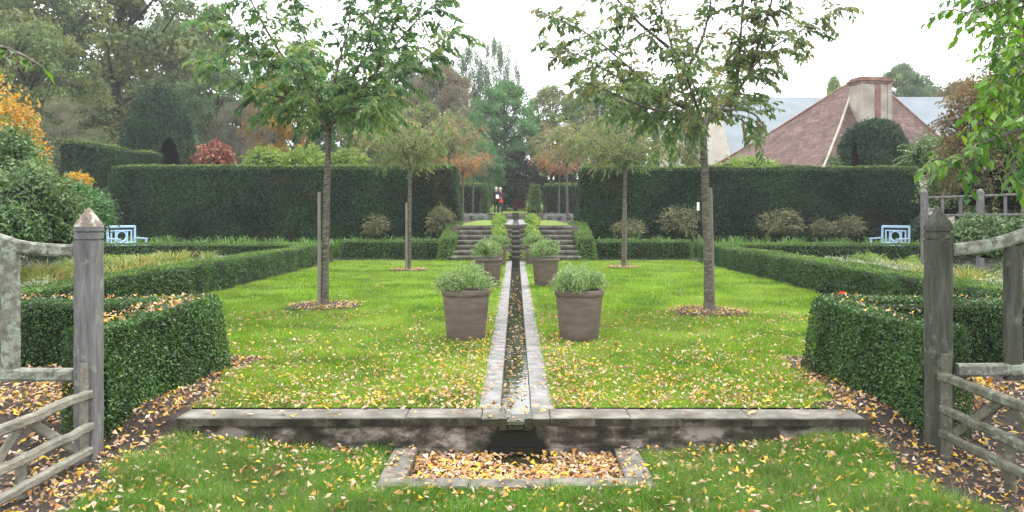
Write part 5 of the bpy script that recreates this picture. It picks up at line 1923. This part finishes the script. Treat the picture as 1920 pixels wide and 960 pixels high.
edge_tree('bright green leaf sprig hanging in on the oak side', 5.0, -4.4, [
    [(-180, 60, 0), (-90, 75, 0), (10, 90, 0), (78, 125, 0)],
], M['brightgreen'], .11, .07, .30, .22, .07)


# ------------------------------------------------------------------ people
def skin_mesh(name, joints, links, mats_by):
    """one continuous body: joints {name: (pos, radius)} joined by links, grown with a skin modifier"""
    names = list(joints)
    me = bpy.data.meshes.new(name)
    me.from_pydata([joints[n][0] for n in names], [(names.index(a), names.index(b)) for a, b in links], [])
    o = bpy.data.objects.new(name, me)
    col.objects.link(o)
    md = o.modifiers.new('skin', 'SKIN')
    for i, n in enumerate(names):
        sv = me.skin_vertices[0].data[i]
        sv.radius = (joints[n][1],) * 2
        sv.use_root = (i == 0)
    sb = o.modifiers.new('sub', 'SUBSURF')
    sb.levels = sb.render_levels = 2
    dg = bpy.context.evaluated_depsgraph_get()
    m2 = bpy.data.meshes.new_from_object(o.evaluated_get(dg))
    o.modifiers.clear()
    o.data = m2
    for m in mats_by[0]:
        m2.materials.append(m)
    for p in m2.polygons:
        p.use_smooth = True
        p.material_index = mats_by[1](p.center)
    return o


def person(loc, rz, top, legs, hair, label, hold):
    r = empty('person', loc, label, 'person', None, rz)
    s = -1
    J = {'pelvis': ((0, 0, .95), .135), 'belly': ((0, -.01, 1.10), .135), 'chest': ((0, 0, 1.30), .15), 'neck': ((0, -.01, 1.47), .06), 'head0': ((0, -.02, 1.56), .085), 'head': ((0, -.02, 1.66), .092), 'crown': ((0, -.005, 1.72), .06)}
    Lk = [('pelvis', 'belly'), ('belly', 'chest'), ('chest', 'neck'), ('neck', 'head0'), ('head0', 'head'), ('head', 'crown')]
    for sg, n in ((-1, 'a'), (1, 'b')):
        J['hip' + n] = ((sg * .10, 0, .86), .10)
        J['knee' + n] = ((sg * .11, -.02, .48), .065)
        J['ank' + n] = ((sg * .11, .02, .09), .045)
        J['toe' + n] = ((sg * .12, -.13, .04), .04)
        J['sho' + n] = ((sg * .19, 0, 1.38), .06)
        J['elb' + n] = ((sg * .25, .02, 1.10), .045)
        J['wri' + n] = ((sg * .13, -.22, 1.04 if hold else 1.0), .03)
        J['han' + n] = ((sg * .07, -.29, 1.05 if hold else 1.0), .035)
        Lk += [('pelvis', 'hip' + n), ('hip' + n, 'knee' + n), ('knee' + n, 'ank' + n), ('ank' + n, 'toe' + n), ('chest', 'sho' + n), ('sho' + n, 'elb' + n), ('elb' + n, 'wri' + n), ('wri' + n, 'han' + n)]

    def pick(c):
        if c.z > 1.47 or (c.y < -.20 and c.z > .8):
            return 0
        if c.z > .88:
            return 1
        return 2 if c.z > .09 else 3
    body = skin_mesh('body', J, Lk, ([M['skin'], top, legs, M['dkcloth']], pick))
    body.parent = r
    mb = MB()
    k = 18
    th, ph = np.meshgrid(np.linspace(0, np.pi * .62, 8), np.linspace(0, 2 * np.pi, k, endpoint=False), indexing='ij')
    v = np.stack([.105 * np.sin(th) * np.cos(ph), .115 * np.sin(th) * np.sin(ph) + .02, 1.665 + .115 * np.cos(th) - .05 * np.sin(th) * np.clip(np.sin(ph), 0, 1)], -1).reshape(-1, 3)
    i, j = np.meshgrid(np.arange(7), np.arange(k), indexing='ij')
    q = np.stack([i * k + j, i * k + (j + 1) % k, (i + 1) * k + (j + 1) % k, (i + 1) * k + j], -1).reshape(-1, 4)
    mb.add(v, q, 0, None, True)
    mb.obj('hair', hair, r)
    mb = MB()
    box(mb, (-.012, -.145, 1.60), (.012, -.105, 1.64), 0, .5, .006)
    mb.obj('nose', M['skin'], r)
    return r


px_, py_ = W(930.5, 0, 54.0)[0], 54.0
z_ = float(H(px_, py_)) + .012
person((px_, py_, z_), rad(25), M['dkcloth'], M['dkcloth'], M['whitehair'], 'fair-haired person in dark clothes reading a white sheet', True)
mb = MB()
hexa(mb, [(-.10, 0, 0), (.10, 0, 0), (.10, .012, 0), (-.10, .012, 0)], [(-.10, .07, .26), (.10, .07, .26), (.10, .082, .26), (-.10, .082, .26)])
tag(mb.obj('paper_sheet', M['paper'], None, (px_ + .10, py_ - .36, z_ + 1.0), rad(25)), 'white sheet of paper held by the person in dark clothes', 'paper')
qx_, qy_ = W(938, 0, 54.4)[0], 54.4
person((qx_, qy_, z_), rad(-15), M['plumcloth'], M['denim'], M['whitehair'], 'person in plum top and blue jeans holding a red bag', True)
mb = MB()
hexa(mb, [(-.2, -.07, 0), (.2, -.07, 0), (.2, .07, 0), (-.2, .07, 0)], [(-.17, -.04, .26), (.17, -.04, .26), (.17, .04, .26), (-.17, .04, .26)], 0, .5, .03)
for s in (-1, 1):
    tube(mb, limb_pts([(-.1, s * .03, .25), (-.07, s * .03, .38), (.07, s * .03, .38), (.1, s * .03, .25)], 9), .012, 6)
tag(mb.obj('red_bag', M['redbag'], None, (qx_ - .02, qy_ - .36, z_ + .72), rad(-15)), 'red bag held by the person in blue jeans', 'bag')

# ------------------------------------------------------------------ the damp autumn air
hz = MB()
box(hz, (-905, -62, -1.4), (905, 1505, 30))
ho = hz.obj('haze', [])
hm = bpy.data.materials.new('haze')
hm.use_nodes = True
hm.node_tree.nodes.clear()
hv = hm.node_tree.nodes.new('ShaderNodeVolumePrincipled')
hv.inputs['Color'].default_value = (.93, .96, 1.0, 1)
hv.inputs['Density'].default_value = .0007
hv.inputs['Anisotropy'].default_value = .2
hm.node_tree.links.new(hv.outputs[0], hm.node_tree.nodes.new('ShaderNodeOutputMaterial').inputs['Volume'])
ho.data.materials.append(hm)
tag(ho, 'thin pale damp haze lying over the whole garden', 'haze', kind='stuff')
